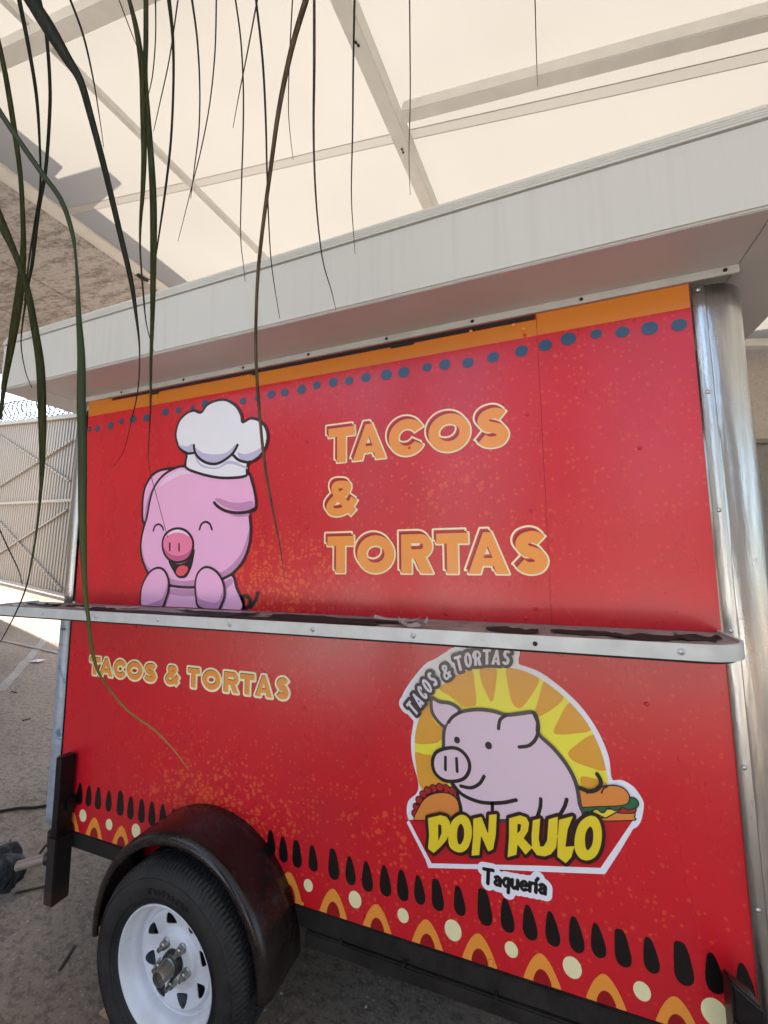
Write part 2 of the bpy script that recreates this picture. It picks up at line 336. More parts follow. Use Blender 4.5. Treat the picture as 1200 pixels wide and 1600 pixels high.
def d_seg(X, Z, a, b):
    ab = b-a; L2 = ab@ab+1e-12; t = np.clip(((X-a[0])*ab[0]+(Z-a[1])*ab[1])/L2, 0, 1)
    return (X-a[0]-t*ab[0])**2+(Z-a[1]-t*ab[1])**2
def d_poly(X, Z, P):
    P = np.asarray(P, float); n = len(P); d = np.full(X.shape, 1e9); ins = np.zeros(X.shape, bool)
    for i in range(n):
        a, b = P[i], P[(i+1) % n]; d = np.minimum(d, d_seg(X, Z, a, b))
        if abs(b[1]-a[1]) > 1e-12:
            c = ((a[1] <= Z) & (b[1] > Z)) | ((b[1] <= Z) & (a[1] > Z)); ins ^= c & (X < a[0]+(Z-a[1])*(b[0]-a[0])/(b[1]-a[1]))
    d = np.sqrt(d); return np.where(ins, -d, d)
def d_stroke(X, Z, P, r, butt=False):
    P = np.asarray(P, float); d = np.full(X.shape, 1e9); n = len(P)-1
    L = np.concatenate([[0], np.cumsum(np.linalg.norm(np.diff(P, axis=0), axis=1))])
    e0 = np.full(X.shape, 1e9); e1 = np.full(X.shape, 1e9)
    for i in range(n):
        q = d_seg(X, Z, P[i], P[i+1])
        if butt and L[i] < 1.7*r: e0 = np.minimum(e0, q)
        elif butt and L[-1]-L[i+1] < 1.7*r: e1 = np.minimum(e1, q)
        else: d = np.minimum(d, q)
    d = np.sqrt(d)-r
    if butt:
        for e, a, b in ((e0, P[0], P[1]), (e1, P[-1], P[-2])):
            t = (b-a)/np.linalg.norm(b-a); d = np.minimum(d, np.maximum(np.sqrt(e)-r, -((X-a[0])*t[0]+(Z-a[1])*t[1])))
    return d
def d_all(X, Z, prims):
    d = np.full(X.shape, 1e9)
    for p in prims:
        if p[0] == 'poly': d = np.minimum(d, d_poly(X, Z, p[1]))
        elif p[0] == 'stroke': d = np.minimum(d, d_stroke(X, Z, p[1], p[2]))
        elif p[0] == 'butt': d = np.minimum(d, d_stroke(X, Z, p[1], p[2], True))
        elif p[0] == 'grp': d = np.minimum(d, d_all(X, Z, p[1]))
        elif p[0] == 'sub': d = np.maximum(d, -d_all(X, Z, p[1]))
        elif p[0] == 'and': d = np.maximum(d, d_all(X, Z, p[1]))
    return d
def ext(prims):
    q = []
    for p in prims:
        if p[0] in ('grp',): q += ext(p[1])
        elif p[0] in ('sub', 'and'): continue
        else:
            P = np.asarray(p[1], float); r = p[2] if len(p) > 2 else 0; q += [P.min(0)-r, P.max(0)+r]
    return q
def contour(fn, x0, z0, x1, z1, cell, merge=True):          # marching squares with run merging
    nx, nz = int((x1-x0)/cell)+2, int((z1-z0)/cell)+2
    xs, zs = x0+np.arange(nx)*cell, z0+np.arange(nz)*cell
    X, Z = np.meshgrid(xs, zs); D = fn(X, Z); D[0, :] = D[-1, :] = 1; D[:, 0] = D[:, -1] = 1
    I = D < 0; vs, fs, idx = [], [], {}
    def V(key, x, z):
        if key not in idx: idx[key] = len(vs); vs.append((x, z))
        return idx[key]
    cnt = I[:-1, :-1].astype(int)+I[1:, :-1]+I[:-1, 1:]+I[1:, 1:]
    for j in range(nz-1):
        i = 0; row = cnt[j]
        for i in np.nonzero((row > 0) & (row < 4))[0]:
            cs = [(i, j), (i+1, j), (i+1, j+1), (i, j+1)]; poly = []
            for k in range(4):
                a, b = cs[k], cs[(k+1) % 4]; da, db = D[a[1], a[0]], D[b[1], b[0]]
                if da < 0: poly.append(V(('c',)+a, xs[a[0]], zs[a[1]]))
                if (da < 0) != (db < 0):
                    t = da/(da-db); t = min(max(t, .02), .98); key = ('e',)+(min(a, b)+max(a, b))
                    poly.append(V(key, xs[a[0]]+t*(xs[b[0]]-xs[a[0]]), zs[a[1]]+t*(zs[b[1]]-zs[a[1]])))
            if len(poly) >= 3: fs.append(poly)
        full = np.nonzero(row == 4)[0]
        if len(full):
            for run in (np.split(full, np.nonzero(np.diff(full) > 1)[0]+1) if merge else [[q_] for q_ in full]):
                a, b = run[0], run[-1]+1
                fs.append([V(('c', a, j), xs[a], zs[j]), V(('c', b, j), xs[b], zs[j]), V(('c', b, j+1), xs[b], zs[j+1]), V(('c', a, j+1), xs[a], zs[j+1])])
    return vs, fs
STEP = .0004
def decal(name, prims, mat, layer, parent, off=0., sh=(0, 0), cell=.002, clip=None, extra=None):
    q = np.array(ext(prims)+(ext(extra[0]) if extra else [])); o_ = max(off, extra[1] if extra else 0); x0, z0 = q.min(0)-o_-3*cell; x1, z1 = q.max(0)+o_+3*cell
    def fn(X, Z):
        d = d_all(X, Z, prims)-off
        if extra is not None: d = np.minimum(d, d_all(X, Z, extra[0])-extra[1])
        if clip is not None: d = np.maximum(d, d_all(X+sh[0], Z+sh[1], clip))
        return d
    vs, fs = contour(fn, x0, z0, x1, z1, cell)
    if not fs: return None
    y = -.0012-STEP*layer
    return mesh(name, [(v[0]+sh[0], y, v[1]+sh[1]) for v in vs], fs, M[mat] if isinstance(mat, str) else mat, parent)
def PX(pts, s=1., ox=0, oy=0): return np.array([H(ox+a/s, oy+b/s) for a, b in pts])
# ================================================================== FOOD TRAILER
trailer = empty('food_trailer', (0, 0, 0), label='red food trailer with taco lettering and pig prints under the cream canopy', cat='food trailer')
M4 = Matrix.Identity(4)
for i in range(3):
    for j in range(3): M4[i][j] = MT[i, j]
o0 = tw((0, 0, 0))
for i in range(3): M4[i][3] = o0[i]
trailer.matrix_world = M4; TR = trailer
Wd, Ht, Dp = 2.55, 2.0, 1.9
# side panels
SEAM = 2.128
boxes('upper_panel', [(-.004, SEAM-.0003, .0, .02, .998, Ht-.0)], M['wrap_up'], TR, .0008)['label'] = 'hinged red upper service hatch with the pig chef print'
boxes('upper_panel', [(SEAM+.0003, Wd, .0003, .02, .998, Ht)], M['wrap_up'], TR, .0008)['label'] = 'plain red upper panel at the right of the hatch'
boxes('lower_panel', [(-.014, Wd+.004, -.0006, .02, .001, .985)], M['wrap_lo'], TR, .0008)['label'] = 'red lower side panel with round pig logo'
# body
bd = boxes('body', [(.0, Wd, .021, Dp, .0, Ht)], M['ply'], TR, .004)
# orange strip along the top, in two lengths, above a dark gap
mesh('orange_band', [(-.003, -.001, 1.923), (SEAM-.001, -.001, 1.9235), (SEAM-.001, -.001, 1.979), (.16, -.001, 1.984), (.16, -.001, 1.998), (-.003, -.001, 1.998)], [(0, 1, 2, 3, 4, 5)], M['amberstrip'], TR)
mesh('orange_band', [(SEAM+.001, -.0012, 1.9235), (2.548, -.0012, 1.924), (2.548, -.0012, 1.998), (SEAM+.001, -.0012, 1.998)], [(0, 1, 2, 3)], M['amberstrip'], TR)
mesh('hatch_gap', [(.165, -.0018, 1.985), (SEAM-.004, -.0018, 1.980), (SEAM-.004, -.0018, 1.997), (.165, -.0018, 1.997)], [(0, 1, 2, 3)], M['gap'], TR)
for x, w in ((.42, .05), (1.62, .09), (1.0, .03)): boxes('hatch_latch', [(x, x+w, -.006, -.002, 1.974, 1.990)], M['gap'], TR, .001)
# top trim angle
trim = boxes('top_trim', [(-.11, 2.668, -.010, .0, 2.0, 2.0245)], M['trim'], TR, .001)
rv = lambda r=.0055: (r,)
def rivet_mesh(name, r, h):
    bm = bmesh.new(); bmesh.ops.create_uvsphere(bm, u_segments=10, v_segments=6, radius=1)
    for v in bm.verts: v.co = Vector((v.co.x*r, v.co.z*h, v.co.y*r))
    me = bpy.data.meshes.new(name); bm.to_mesh(me); bm.free()
    for p in me.polygons: p.use_smooth = True
    return me
RM = rivet_mesh('rivet', .0062, .003); RM.materials.append(M['rivet'])
RD = rivet_mesh('screw', .0062, .003); RD.materials.append(M['gap'])
RR = rivet_mesh('wrapped_rivet', .006, .0028); RR.materials.append(M['redfill'])
RY = rivet_mesh('wrapped_rivet', .006, .0028); RY.materials.append(M['orange'])
WS = rivet_mesh('washer', .009, .0014); WS.materials.append(M['trim'])
def stud(me, name, x, y, z, parent):
    o = bpy.data.objects.new(name, me); COL.objects.link(o); o.parent = parent; o.location = (x, y, z); return o
for px, py in ((190, 614), (287, 596), (380, 578), (482, 557), (604, 532), (738, 504), (908, 467), (1133, 425)):
    x, z = H(px, py, -.010); stud(WS, 'washer', x, -.0102, 2.012, trim); stud(RD, 'screw', x, -.0112, 2.012, trim)
for px, py in ((823, 648), (829, 798), (837, 951), (822, 966), (697, 959), (581, 954), (480, 690), (480, 824), (476, 1105), (475, 1256), (820, 524), (640, 700), (310, 1206), (1000, 700), (1010, 1100)):
    x, z = H(px, py); stud(RR, 'wrapped_rivet', x, -.002, z, TR)
for px, py in ((802, 1324), (768, 1500), (818, 516), (803, 509), (245, 620), (390, 588), (736, 519), (474, 1410)):
    x, z = H(px, py); stud(RY, 'wrapped_rivet', x, -.006, z, TR)
# ---- corner posts
def post(name, x0, sgn, r, mat, parent, z0=.0, z1=1.985, flange=.03):
    prof = [(x0, -.006), (x0+sgn*flange, -.006), (x0+sgn*(flange+.004), -.001)]
    cx, cy = x0+sgn*(flange+.01), r
    for k in range(15):
        a = math.pi/2*k/14; prof.append((x0+sgn*(flange+.008)+sgn*math.sin(a)*r, r-math.cos(a)*r-.001))
    prof += [(prof[-1][0], Dp-.02)]
    zs = np.linspace(z0, z1, 30); vs, fs = [], []
    for z in zs:
        for k, (x, y) in enumerate(prof):
            w = .0018*math.sin(z*9+k*.6)*(2 < k < 17); vs.append((x+w*sgn, y+w, z))
    m = len(prof)
    for i in range(len(zs)-1):
        for k in range(m-1): fs.append((i*m+k, i*m+k+1, (i+1)*m+k+1, (i+1)*m+k))
    o = fixn(mesh(name, vs, fs, mat, parent, True)); sharp(o, 40)
    sd = o.modifiers.new('thick', 'SOLIDIFY'); sd.thickness = .002; sd.offset = -1; return o
rp = post('corner_post', Wd+.003, 1, .112, M['steel'], TR, .0); rp['label'] = 'dented bare metal corner post at the right'
for px, py in ((1083, 454), (1098, 613), (1115, 797), (1128, 985), (1153, 1198), (1175, 1420)):
    x, z = H(px, py, -.007); stud(RM, 'rivet', Wd+.018, -.0075, z, rp)
stud(RM, 'rivet', 2.668, .045, 1.03, rp)
for zz in (.56, .64): stud(RM, 'rivet', 2.63, .007, zz, rp)
lp = post('corner_post', -.006 -.008, -1, .032, M['steel'], TR, .998, 1.99, .050); lp['label'] = 'bare metal corner post at the left, above the shelf'
lf = post('corner_post', -.018, -1, .030, M['film'], TR, .0, .96, .060); lf['label'] = 'left corner post still under blue protective film'
0 and tube('post_seam', [(2.57+.112*math.sin(a)*.99+.02, .113-.114*math.cos(a), 1.945) for a in np.linspace(.1, 1.5, 10)], .0016, M['gap'], rp, 5)
# film print on the left post (blue sun mark, bars and lettering)
fy = -.0025
def mark(name, pts, r, parent=lf):
    vs, fs = contour(lambda X, Z: d_all(X, Z, [('stroke', np.array(p), r) for p in pts]), min(min(q[0] for q in p) for p in pts)-.01, min(min(q[1] for q in p) for p in pts)-.01, max(max(q[0] for q in p) for p in pts)+.01, max(max(q[1] for q in p) for p in pts)+.01, .0015)
    yy = lambda x: -.0085
    return mesh(name, [(v[0], yy(v[0]), v[1]) for v in vs], fs, M['filmink'], parent)
def fm(px, py): return H(px, py, -.0085)
c0 = np.array(fm(91, 1145)); mark('printed_sun', [[c0+.006*np.array([math.cos(a), math.sin(a)]), c0+.020*np.array([math.cos(a), math.sin(a)])] for a in np.linspace(0, 2*math.pi, 10, endpoint=False)], .0017)
c1 = np.array(fm(98, 983)); mark('printed_bar', [[c1-np.array([.012, 0]), c1+np.array([.014, 0])]], .006)
for yy_ in (1007, 1155, 1206): 
    a = np.array(fm(92, yy_)); mark('printed_line', [[a-np.array([.03, -.002]), a+np.array([.03, 0])]], .0012)
for k in range(7):
    a = np.array(fm(92+1.4*k, 1043+4*k)); mark('printed_word', [[a+np.array([-.005, -.006]), a+np.array([.003, .008])], [a+np.array([-.003, .004]), a+np.array([.007, .004])]], .0014)
# ---- roof box with deep overhang
RX0, RX1, RY0, RY1, RZ0, RZ1 = -.315, 2.885, -.22, 2.2, 2.026, 2.253
roof = boxes('roof', [(RX0, RX1, RY0, RY1, RZ0, RZ1)], M['roof'], TR, .005)
# lip leaning back
lv = [(RX0-.004, RY0-.006, RZ1-.001), (RX1+.004, RY0-.006, RZ1-.001), (RX1+.004, RY0+.012, 2.302), (RX0-.004, RY0+.012, 2.302), (RX0-.004, RY1, RZ1-.001), (RX1+.004, RY1, RZ1-.001), (RX1+.004, RY1-.02, 2.302), (RX0-.004, RY1-.02, 2.302)]
fixn(mesh('roof_lip', lv, [(0, 1, 2, 3), (5, 4, 7, 6), (4, 0, 3, 7), (1, 5, 6, 2), (3, 2, 6, 7), (0, 4, 5, 1)], M['roof'], roof))
for k in range(3):
    z = 2.264+.011*k; y = RY0-.0065+.0185*(z-2.253)/.05; boxes('lip_rib', [(RX0, RX1, y-.0012, y+.004, z-.0012, z+.0012)], M['roof'], roof, 0)
sof = boxes('soffit', [(-.107, 2.665, RY0+.006, -.0105, 2.0225, 2.0255)], M['soffit'], TR, .0008)
boxes('soffit', [(RX0+.004, -.110, RY0+.006, RY1-.01, 2.0225, 2.0255)], M['soffit'], TR, .0008)
boxes('soffit', [(2.668, RX1-.004, RY0+.006, RY1-.01, 2.0225, 2.0255)], M['soffit'], TR, .0008)
# ---- service shelf
def shelf_outline(x0, x1, y0, y1, r, n=10):
    o = [(x0, y1)]
    for k in range(n+1): a = math.pi + math.pi/2*k/n; o.append((x0+r+r*math.cos(a), y0+r+r*math.sin(a)))
    for k in range(n+1): a = 1.5*math.pi + math.pi/2*k/n; o.append((x1-r+r*math.cos(a), y0+r+r*math.sin(a)))
    o.append((x1, y1)); return o
def prism(name, out, z0, z1, mat, parent, bev=0.):
    bm = bmesh.new(); vs = [bm.verts.new((x, y, z0)) for x, y in out]; f = bm.faces.new(vs); r = bmesh.ops.extrude_face_region(bm, geom=[f])
    for v in r['geom']:
        if isinstance(v, bmesh.types.BMVert): v.co.z = z1
    bmesh.ops.recalc_face_normals(bm, faces=bm.faces)
    if bev: bmesh.ops.bevel(bm, geom=[e for e in bm.edges if e.is_boundary or e.calc_face_angle(0) > .7], offset=bev, segments=2, affect='EDGES')
    me = bpy.data.meshes.new(name); bm.to_mesh(me); bm.free(); o = link(name, me, mat, parent, True); return sharp(o, 35)
shelf = prism('serving_shelf', shelf_outline(-.27, 2.540, -.221, -.001, .10), .967, .998, M['board'], TR)
shelf['label'] = 'folding side shelf with white metal edge and peeling film'
so_ = shelf_outline(-.274, 2.545, -.2255, -.001, .104); 
vs, fs = [], []
for (x, y), (xi, yi) in zip(so_, shelf_outline(-.268, 2.538, -.2195, -.001, .098)):
    vs += [(x, y, .9665), (x, y, 1.0035), (xi, yi, 1.0035), (xi, yi, .9665)]
for i in range(len(so_)-1):
    for k in range(4): fs.append((i*4+k, i*4+(k+1) % 4, (i+1)*4+(k+1) % 4, (i+1)*4+k))
sharp(fixn(mesh('shelf_edge_trim', vs, fs, M['trim'], shelf, True)), 35)
prism('shelf_underside', shelf_outline(-.262, 2.531, -.214, -.001, .095), .959, .9662, M['gap'], shelf)
for px, py in ((67, 956), (150, 962), (247, 967), (359, 974), (489, 982), (646, 992), (1064, 1017)):
    x, z = H(px, py, -.2255); stud(WS, 'washer', x, -.2257, .985, shelf); stud(RM, 'screw', x, -.2265, .985, shelf)
x, z = H(836, 1004, -.2255); stud(RD, 'screw', x, -.2262, .983, shelf)
def scrap(x, y, lx, ly, h, mat, name='peeling_film', seed=0):
    r = np.random.RandomState(seed); n = 9; vs, fs = [], []
    for i in range(n):
        t = i/(n-1); w = ly*(.45+.55*math.sin(math.pi*min(1, t*1.05)))*(.7+.6*r.rand()); c = ly*.3*(r.rand()-.5)
        for s_ in (-1, 0, 1):
            lift = h*(abs(t-.5)*2)**2*r.rand() + h*.5*(s_ > 0)*r.rand(); vs.append((x+(t-.5)*lx, y+c+s_*w/2, .9992+lift))
    for i in range(n-1):
        for k in range(2): fs.append((i*3+k, i*3+k+1, i*3+k+4, i*3+k+3))
    o = mesh(name, vs, fs, mat, shelf); sd = o.modifiers.new('t', 'SOLIDIFY'); sd.thickness = .0006; return o
sc_ = [(.02, -.12, .12, .03, .006, 'scrapd'), (.16, -.10, .14, .02, .005, 'scrapd'), (.27, -.14, .10, .02, .006, 'scrapl'), (.70, -.17, .75, .026, .004, 'scrapd'), (.95, -.10, .35, .03, .004, 'scrapd'), (1.28, -.165, .70, .034, .005, 'scrapd'),
       (1.45, -.12, .5, .035, .006, 'scrapd'), (1.66, -.08, .16, .03, .010, 'scrapl'), (1.74, -.17, .09, .02, .020, 'scrapl'), (2.02, -.15, .14, .03, .006, 'scrapd'), (2.20, -.13, .16, .025, .005, 'scrapd'), (2.34, -.15, .16, .035, .006, 'scrapd'), (2.46, -.12, .09, .04, .006, 'scrapd'),
       (-.08, -.11, .14, .02, .004, 'scrapd'), (-.14, -.15, .1, .02, .004, 'scrapl'), (.42, -.09, .2, .03, .008, 'scrapl'), (.9, -.06, .4, .03, .004, 'scrapl'), (.36, -.13, .16, .015, .005, 'scrapd')]
for i, (x, y, a, b, h, m_) in enumerate(sc_): scrap(x, y, a, b*(2.2 if m_ == 'scrapd' else 1.5), h*1.7, M[m_], seed=i)
# ================================================================== PRINTS
# blue dots
bl = PX([(139, 671), (152.5, 670), (173, 665), (190, 658.5), (208, 655), (228.5, 653), (258.5, 644), (279, 641), (301, 637), (321, 631.5), (379.6, 626.7), (402.5, 622), (424, 616.5), (445, 613.5), (471.4, 608.6), (495, 602), (521, 597.5),
         (545.6, 595.3), (572, 590), (604, 585.6), (631, 582), (667.7, 574), (695, 570), (731.4, 567), (770.4, 558.7), (814.6, 548.8), (852, 539.7), (888, 529.7), (931.6, 522.3), (972.3, 519.3), (1015, 513), (1061, 508)])
br = [6, 6, 7, 5.5, 7.5, 7, 7, 6, 4.5, 7.5, 5.8, 5.5, 7, 6.5, 7.5, 6.2, 7.3, 6.5, 7, 8, 8, 6.2, 7.5, 7, 7.2, 7.6, 7.6, 8.2, 6, 7, 8.1, 7.2]
br = [v*.00255 for v in br]
for i, ((x, z), r) in enumerate(zip(bl, br)):
    vs = [(p[0], -.0016, p[1]) for p in ell(max(x, .012), z, r*1.08 if i else r*.7, r, n=24)]; mesh('blue_dot', vs, [tuple(range(24))], M['blue'], TR)
# bottom border: black drops, cream dots, arches
def drop(cx, cy, h, lean=0, blunt=0):
    a = np.array(H(cx, cy-h/2)); b = np.array(H(cx+lean, cy+h/2)); hh = np.linalg.norm(b-a); w = hh*.215
    pr = [(0, 0), (.30+.3*blunt, .04), (.62+.25*blunt, .22), (.92, .52), (1.0, .74), (.72, .93), (0, 1.0), (-.72, .93), (-1.0, .74), (-.92, .52), (-.62-.3*blunt, .22), (-.30-.5*blunt, .03)]
    t = (b-a)/hh; nrm = np.array([-t[1], t[0]])
    P = cr([a+t*hh*v+nrm*w*u for u, v in pr], True, 4); return P
drops = [(126, 1240, 34), (140, 1243, 33), (154.6, 1247, 35), (171, 1251, 33), (189, 1255, 39), (205, 1262, 36), (222, 1267, 37), (238, 1271, 38), (255, 1275, 38), (272, 1282, 38), (423, 1316, 40), (442, 1327, 41), (463, 1334, 43), (488, 1341, 41),
         (521, 1350, 49), (547, 1360, 45), (573, 1369, 48), (601, 1376, 49), (628, 1383, 49), (654, 1390, 46), (682, 1398, 50), (716, 1407, 47), (755, 1417, 58), (790, 1430, 54), (825, 1441, 56), (860, 1451, 55), (897, 1460, 57), (931, 1469, 55),
         (969, 1481, 60), (1013, 1492, 57), (1063, 1505, 69), (1111, 1520, 65), (1159, 1535, 62)]
for i, (x, y, h) in enumerate(drops):
    P = drop(x-1 if x > 500 else x, y, h, (x-300)*.012, [0, .0, .1, 0, .45, .15, .25, 0][i % 8] if i not in (22, 30) else .5)
    mesh('black_drop', [(p[0], -.0014, p[1]) for p in P], [tuple(range(len(P)))], M['black'], TR)
for cx, cy, r in ((130, 1274, 10), (171, 1288, 9), (213, 1298, 11.5), (482, 1383, 10), (555, 1405, 13.5), (630, 1430, 11.5), (708, 1453, 16.5), (799, 1483, 12.5), (894, 1511, 17), (1003, 1548, 15), (1116, 1581, 22), (440, 1372, 9)):
    x, z = H(cx, cy); s = abs(H(cx, cy-r)[1]-H(cx, cy+r)[1])/2
    mesh('cream_dot', [(p[0], -.0015, p[1]) for p in ell(x, z, s*.88, s, n=26)], [tuple(range(26))], M['dot'], TR)
clipz = [('poly', [(.0, .0035), (2.549, .0035), (2.549, .9), (.0, .9)])]
for px, py in ((114, 1268), (149, 1277), (191, 1290), (452, 1362), (521, 1388), (589, 1412), (667, 1436), (748, 1458), (845, 1489), (944, 1521), (1055, 1556), (1150, 1592)):
    x, z = H(px, py); w = .066
    P = cr([(x, z), (x+.018, z-.012), (x+.038, z-.045), (x+w, z-.115), (x+w+.01, z-.13), (x-w-.01, z-.13), (x-w, z-.115), (x-.038, z-.045), (x-.018, z-.012)], True, 4)
    decal('arch', [('poly', P)], 'orange', 1, TR, clip=clipz, cell=.003)
    decal('arch_core', [('poly', ell(x+.001, z-.092, .026, .052, n=24))], 'darkred', 2, TR, clip=clipz, cell=.003)
# lettering -------------------------------------------------------
def rpoly(x0, z0, x1, z1): return [(x0, z0), (x1, z0), (x1, z1), (x0, z1)]
def glyph(ch, x0, z0, x1, z1, w):
    xm = (x0+x1)/2; h = z1-z0; zm = (z0+z1)/2; W_ = x1-x0
    P = lambda q: ('poly', np.array(q, float))
    if ch == 'T': return [P(rpoly(x0, z1-w*.95, x1, z1)), P(rpoly(xm-w/2, z0, xm+w/2, z1-w*.5))]
    if ch == 'A': return [('grp', [P([(x0, z0), (xm-w*.36, z1), (xm+w*.36, z1), (x1, z0), (x1-w*1.06, z0), (x1-w*1.06-h*.055, z0+.19*h), (x0+w*1.06+h*.055, z0+.19*h), (x0+w*1.06, z0)]),
                                  ('sub', [P([(xm-w*.40, z0+.19*h+w*.68), (xm+w*.40, z0+.19*h+w*.68), (xm, z0+.19*h+w*1.75)])])])]
    if ch == 'O': return [('grp', [P(ell(xm, zm, W_/2, h/2)), ('sub', [P(ell(xm, zm, W_/2-w, h/2-w))])])]
    if ch == 'C': return [('grp', [P(ell(xm+W_*.04, zm, W_*.54, h/2)), ('sub', [P(ell(xm+W_*.04, zm, W_*.54-w, h/2-w))]), ('sub', [P([(xm+W_*.02, zm), (x1+W_*.1, zm+h*.30), (x1+W_*.5, zm+h*.3), (x1+W_*.5, zm-h*.3), (x1+W_*.1, zm-h*.30)]), P(rpoly(x1, z0-h, x1+h, z1+h))])])]
    if ch == 'S':
        r = w/2; a = W_/2-r; q = (h-2*r)/4
        pts = [(xm+a*.98, z1-r-q*.50), (xm+a*.60, z1-r-q*.10), (xm+a*.08, z1-r), (xm-a*.60, z1-r-q*.30), (xm-a*.86, z1-r-q*.98), (xm-a*.50, zm+q*.30), (xm+a*.05, zm+q*.02), (xm+a*.66, zm-q*.34), (xm+a*.98, z0+r+q*.95), (xm+a*.68, z0+r+q*.22), (xm-a*.02, z0+r), (xm-a*.62, z0+r+q*.18), (xm-a*1.02, z0+r+q*.60)]
        return [('butt', cr(pts, False, 4), r)]
    if ch == 'R':
        r = w/2; bh = h*.31
        return [P(rpoly(x0, z0, x0+w, z1)), ('grp', [P(rpoly(x0+w*.5, z1-2*bh, x1-bh, z1)), P(ell(x1-bh*1.05, z1-bh, bh*1.0, bh)), ('sub', [P(rpoly(x0+w, z1-bh-(bh-w*.85), x1-bh, z1-bh+(bh-w*.85))), P(ell(x1-bh*1.05, z1-bh, bh-w*.85, bh-w*.85))])]),
                P([(xm-w*.35, z1-2*bh+w*.3), (xm+w*.75, z1-2*bh+w*.3), (x1, z0), (x1-w*1.15, z0)])]
    if ch == '&':
        r = w*.40
        pts = [(x1-r*.9, z0+h*.04+r*.3), (x0+W_*.62, z0+h*.34), (x0+W_*.32, z0+h*.66), (x0+W_*.30, z0+h*.86), (x0+W_*.50, z1-r), (x0+W_*.70, z0+h*.84), (x0+W_*.62, z0+h*.66), (x0+W_*.34, z0+h*.52), (x0+r, z0+h*.30), (x0+W_*.18, z0+r*1.25), (x0+W_*.44, z0+r), (x0+W_*.72, z0+h*.22), (x1-r*.6, z0+h*.47)]
        return [('butt', cr(pts, False, 4), r)]
def word(items, z0, z1, w, dx=0, dz=0):
    pr = []
    for ch, a, b in items: pr += glyph(ch, a+dx, z0+dz, b+dx, z1+dz, w)
    return pr
def sh(prims, dx, dz):
    out = []
    for p in prims:
        if p[0] in ('grp', 'sub', 'and'): out.append((p[0], sh(p[1], dx, dz)))
        else: out.append((p[0], np.asarray(p[1], float)+np.array([dx, dz]))+tuple(p[2:]))
    return out
def big_sign(items, z0, z1, text):
    root = bpy.data.objects.new('lettering', None); COL.objects.link(root); root.parent = TR; root['label'] = text
    L = word(items, z0, z1, .0365); S = sh(L, -.010, .013)
    decal('cream_outline', L+S, 'cream', 1, root, .0055, cell=.0017)
    decal('red_inset', S, 'redfill', 2, root, -.0008, cell=.0017)
    for it in items:
        l = word([it], z0, z1, .0365)
        decal('dark_inset', sh(l, -.0045, .0065), 'dredge', 3, root, 0, cell=.0017)
        decal('red_edge', sh(l, -.0016, .0028), 'redfill', 4, root, 0, cell=.0017)
        decal('orange_letter', l, 'orange', 5, root, 0, cell=.0017)
dx = .006
big_sign([('T', 1.364, 1.474), ('A', 1.466, 1.598), ('C', 1.610, 1.738), ('O', 1.757, 1.902), ('S', 1.922, 2.026)], 1.5635, 1.698, 'large orange word TACOS')
big_sign([('&', 1.358, 1.482)], 1.360, 1.492, 'large orange ampersand')
big_sign([('T', 1.363, 1.471), ('O', 1.484, 1.626), ('R', 1.652, 1.764), ('T', 1.777, 1.884), ('A', 1.882, 2.010), ('S', 2.028, 2.126)], 1.150, 1.284, 'large orange word TORTAS')
sm = [('T', .128, .194), ('A', .190, .262), ('C', .268, .340), ('O', .346, .432), ('S', .438, .494), ('&', .542, .624)]
sm = [('T', .133, .200), ('A', .196, .282), ('C', .289, .362), ('O', .370, .462), ('S', .474, .543), ('&', .597, .670), ('T', .719, .780), ('O', .797, .885), ('R', .905, .975), ('T', .985, 1.050), ('A', 1.056, 1.132), ('S', 1.150, 1.205)]
root = bpy.data.objects.new('lettering', None); COL.objects.link(root); root.parent = TR; root['label'] = 'small orange line TACOS & TORTAS'
L = word(sm, .681, .757, .0212)
decal('cream_outline', L+sh(L, -.002, .002), 'cream', 1, root, .0085, cell=.0017); 
for it in sm:
    l = word([it], .681, .757, .0212); decal('dark_inset', sh(l, -.0024, .0028), 'ink', 2, root, 0, cell=.0017); decal('orange_letter', l, 'orange', 3, root, 0, cell=.0017)
# ---- pig chef ---------------------------------------------------
pg = bpy.data.objects.new('pig_chef_print', None); COL.objects.link(pg); pg.parent = TR; pg['label'] = 'laughing pink pig with a white chef hat'
Q = lambda pts, closed=True, k=5: cr(PX(pts, 4, 200, 600), closed, k)
sp = .0066
def ST(pts, r=sp, k=5): return ('stroke', Q(pts, False, k), r)
def PO(pts, k=5): return ('poly', Q(pts, True, k))
zc = [('poly', [(-1, 1.002), (3, 1.002), (3, 3), (-1, 3)])]
body = PO([(270, 1240), (420, 1262), (560, 1230), (648, 1190), (680, 1270), (708, 1420), (400, 1440), (110, 1440), (100, 1360), (180, 1260)])
earL = PO([(300, 535), (220, 535), (160, 565), (115, 630), (97, 700), (92, 780), (95, 855), (112, 862), (125, 820), (140, 760), (200, 620)])
head = PO([(355, 515), (290, 530), (220, 575), (165, 650), (138, 740), (122, 830), (100, 905), (85, 980), (85, 1060), (105, 1130), (140, 1195), (200, 1240), (300, 1265), (420, 1270), (520, 1250), (600, 1215), (660, 1180), (720, 1110), (757, 1020), (770, 930), (766, 850), (764, 800), (797, 785), (803, 740), (795, 680), (780, 620), (750, 555), (640, 560), (480, 540)])
decal('body_outline', [body, earL], 'ink', 1, pg, sp, clip=zc); decal('body_pink', [body, earL], 'pink', 2, pg, -sp, clip=zc)
decal('ear_shade', [PO([(150, 660), (120, 740), (104, 850), (116, 855), (135, 760)])], 'pinkd', 3, pg)
decal('neck_shade', [PO([(150, 1250), (270, 1276), (430, 1284), (560, 1262), (640, 1215), (652, 1250), (560, 1310), (430, 1325), (270, 1315)]), ], 'pinkd', 3, pg, clip=[body])
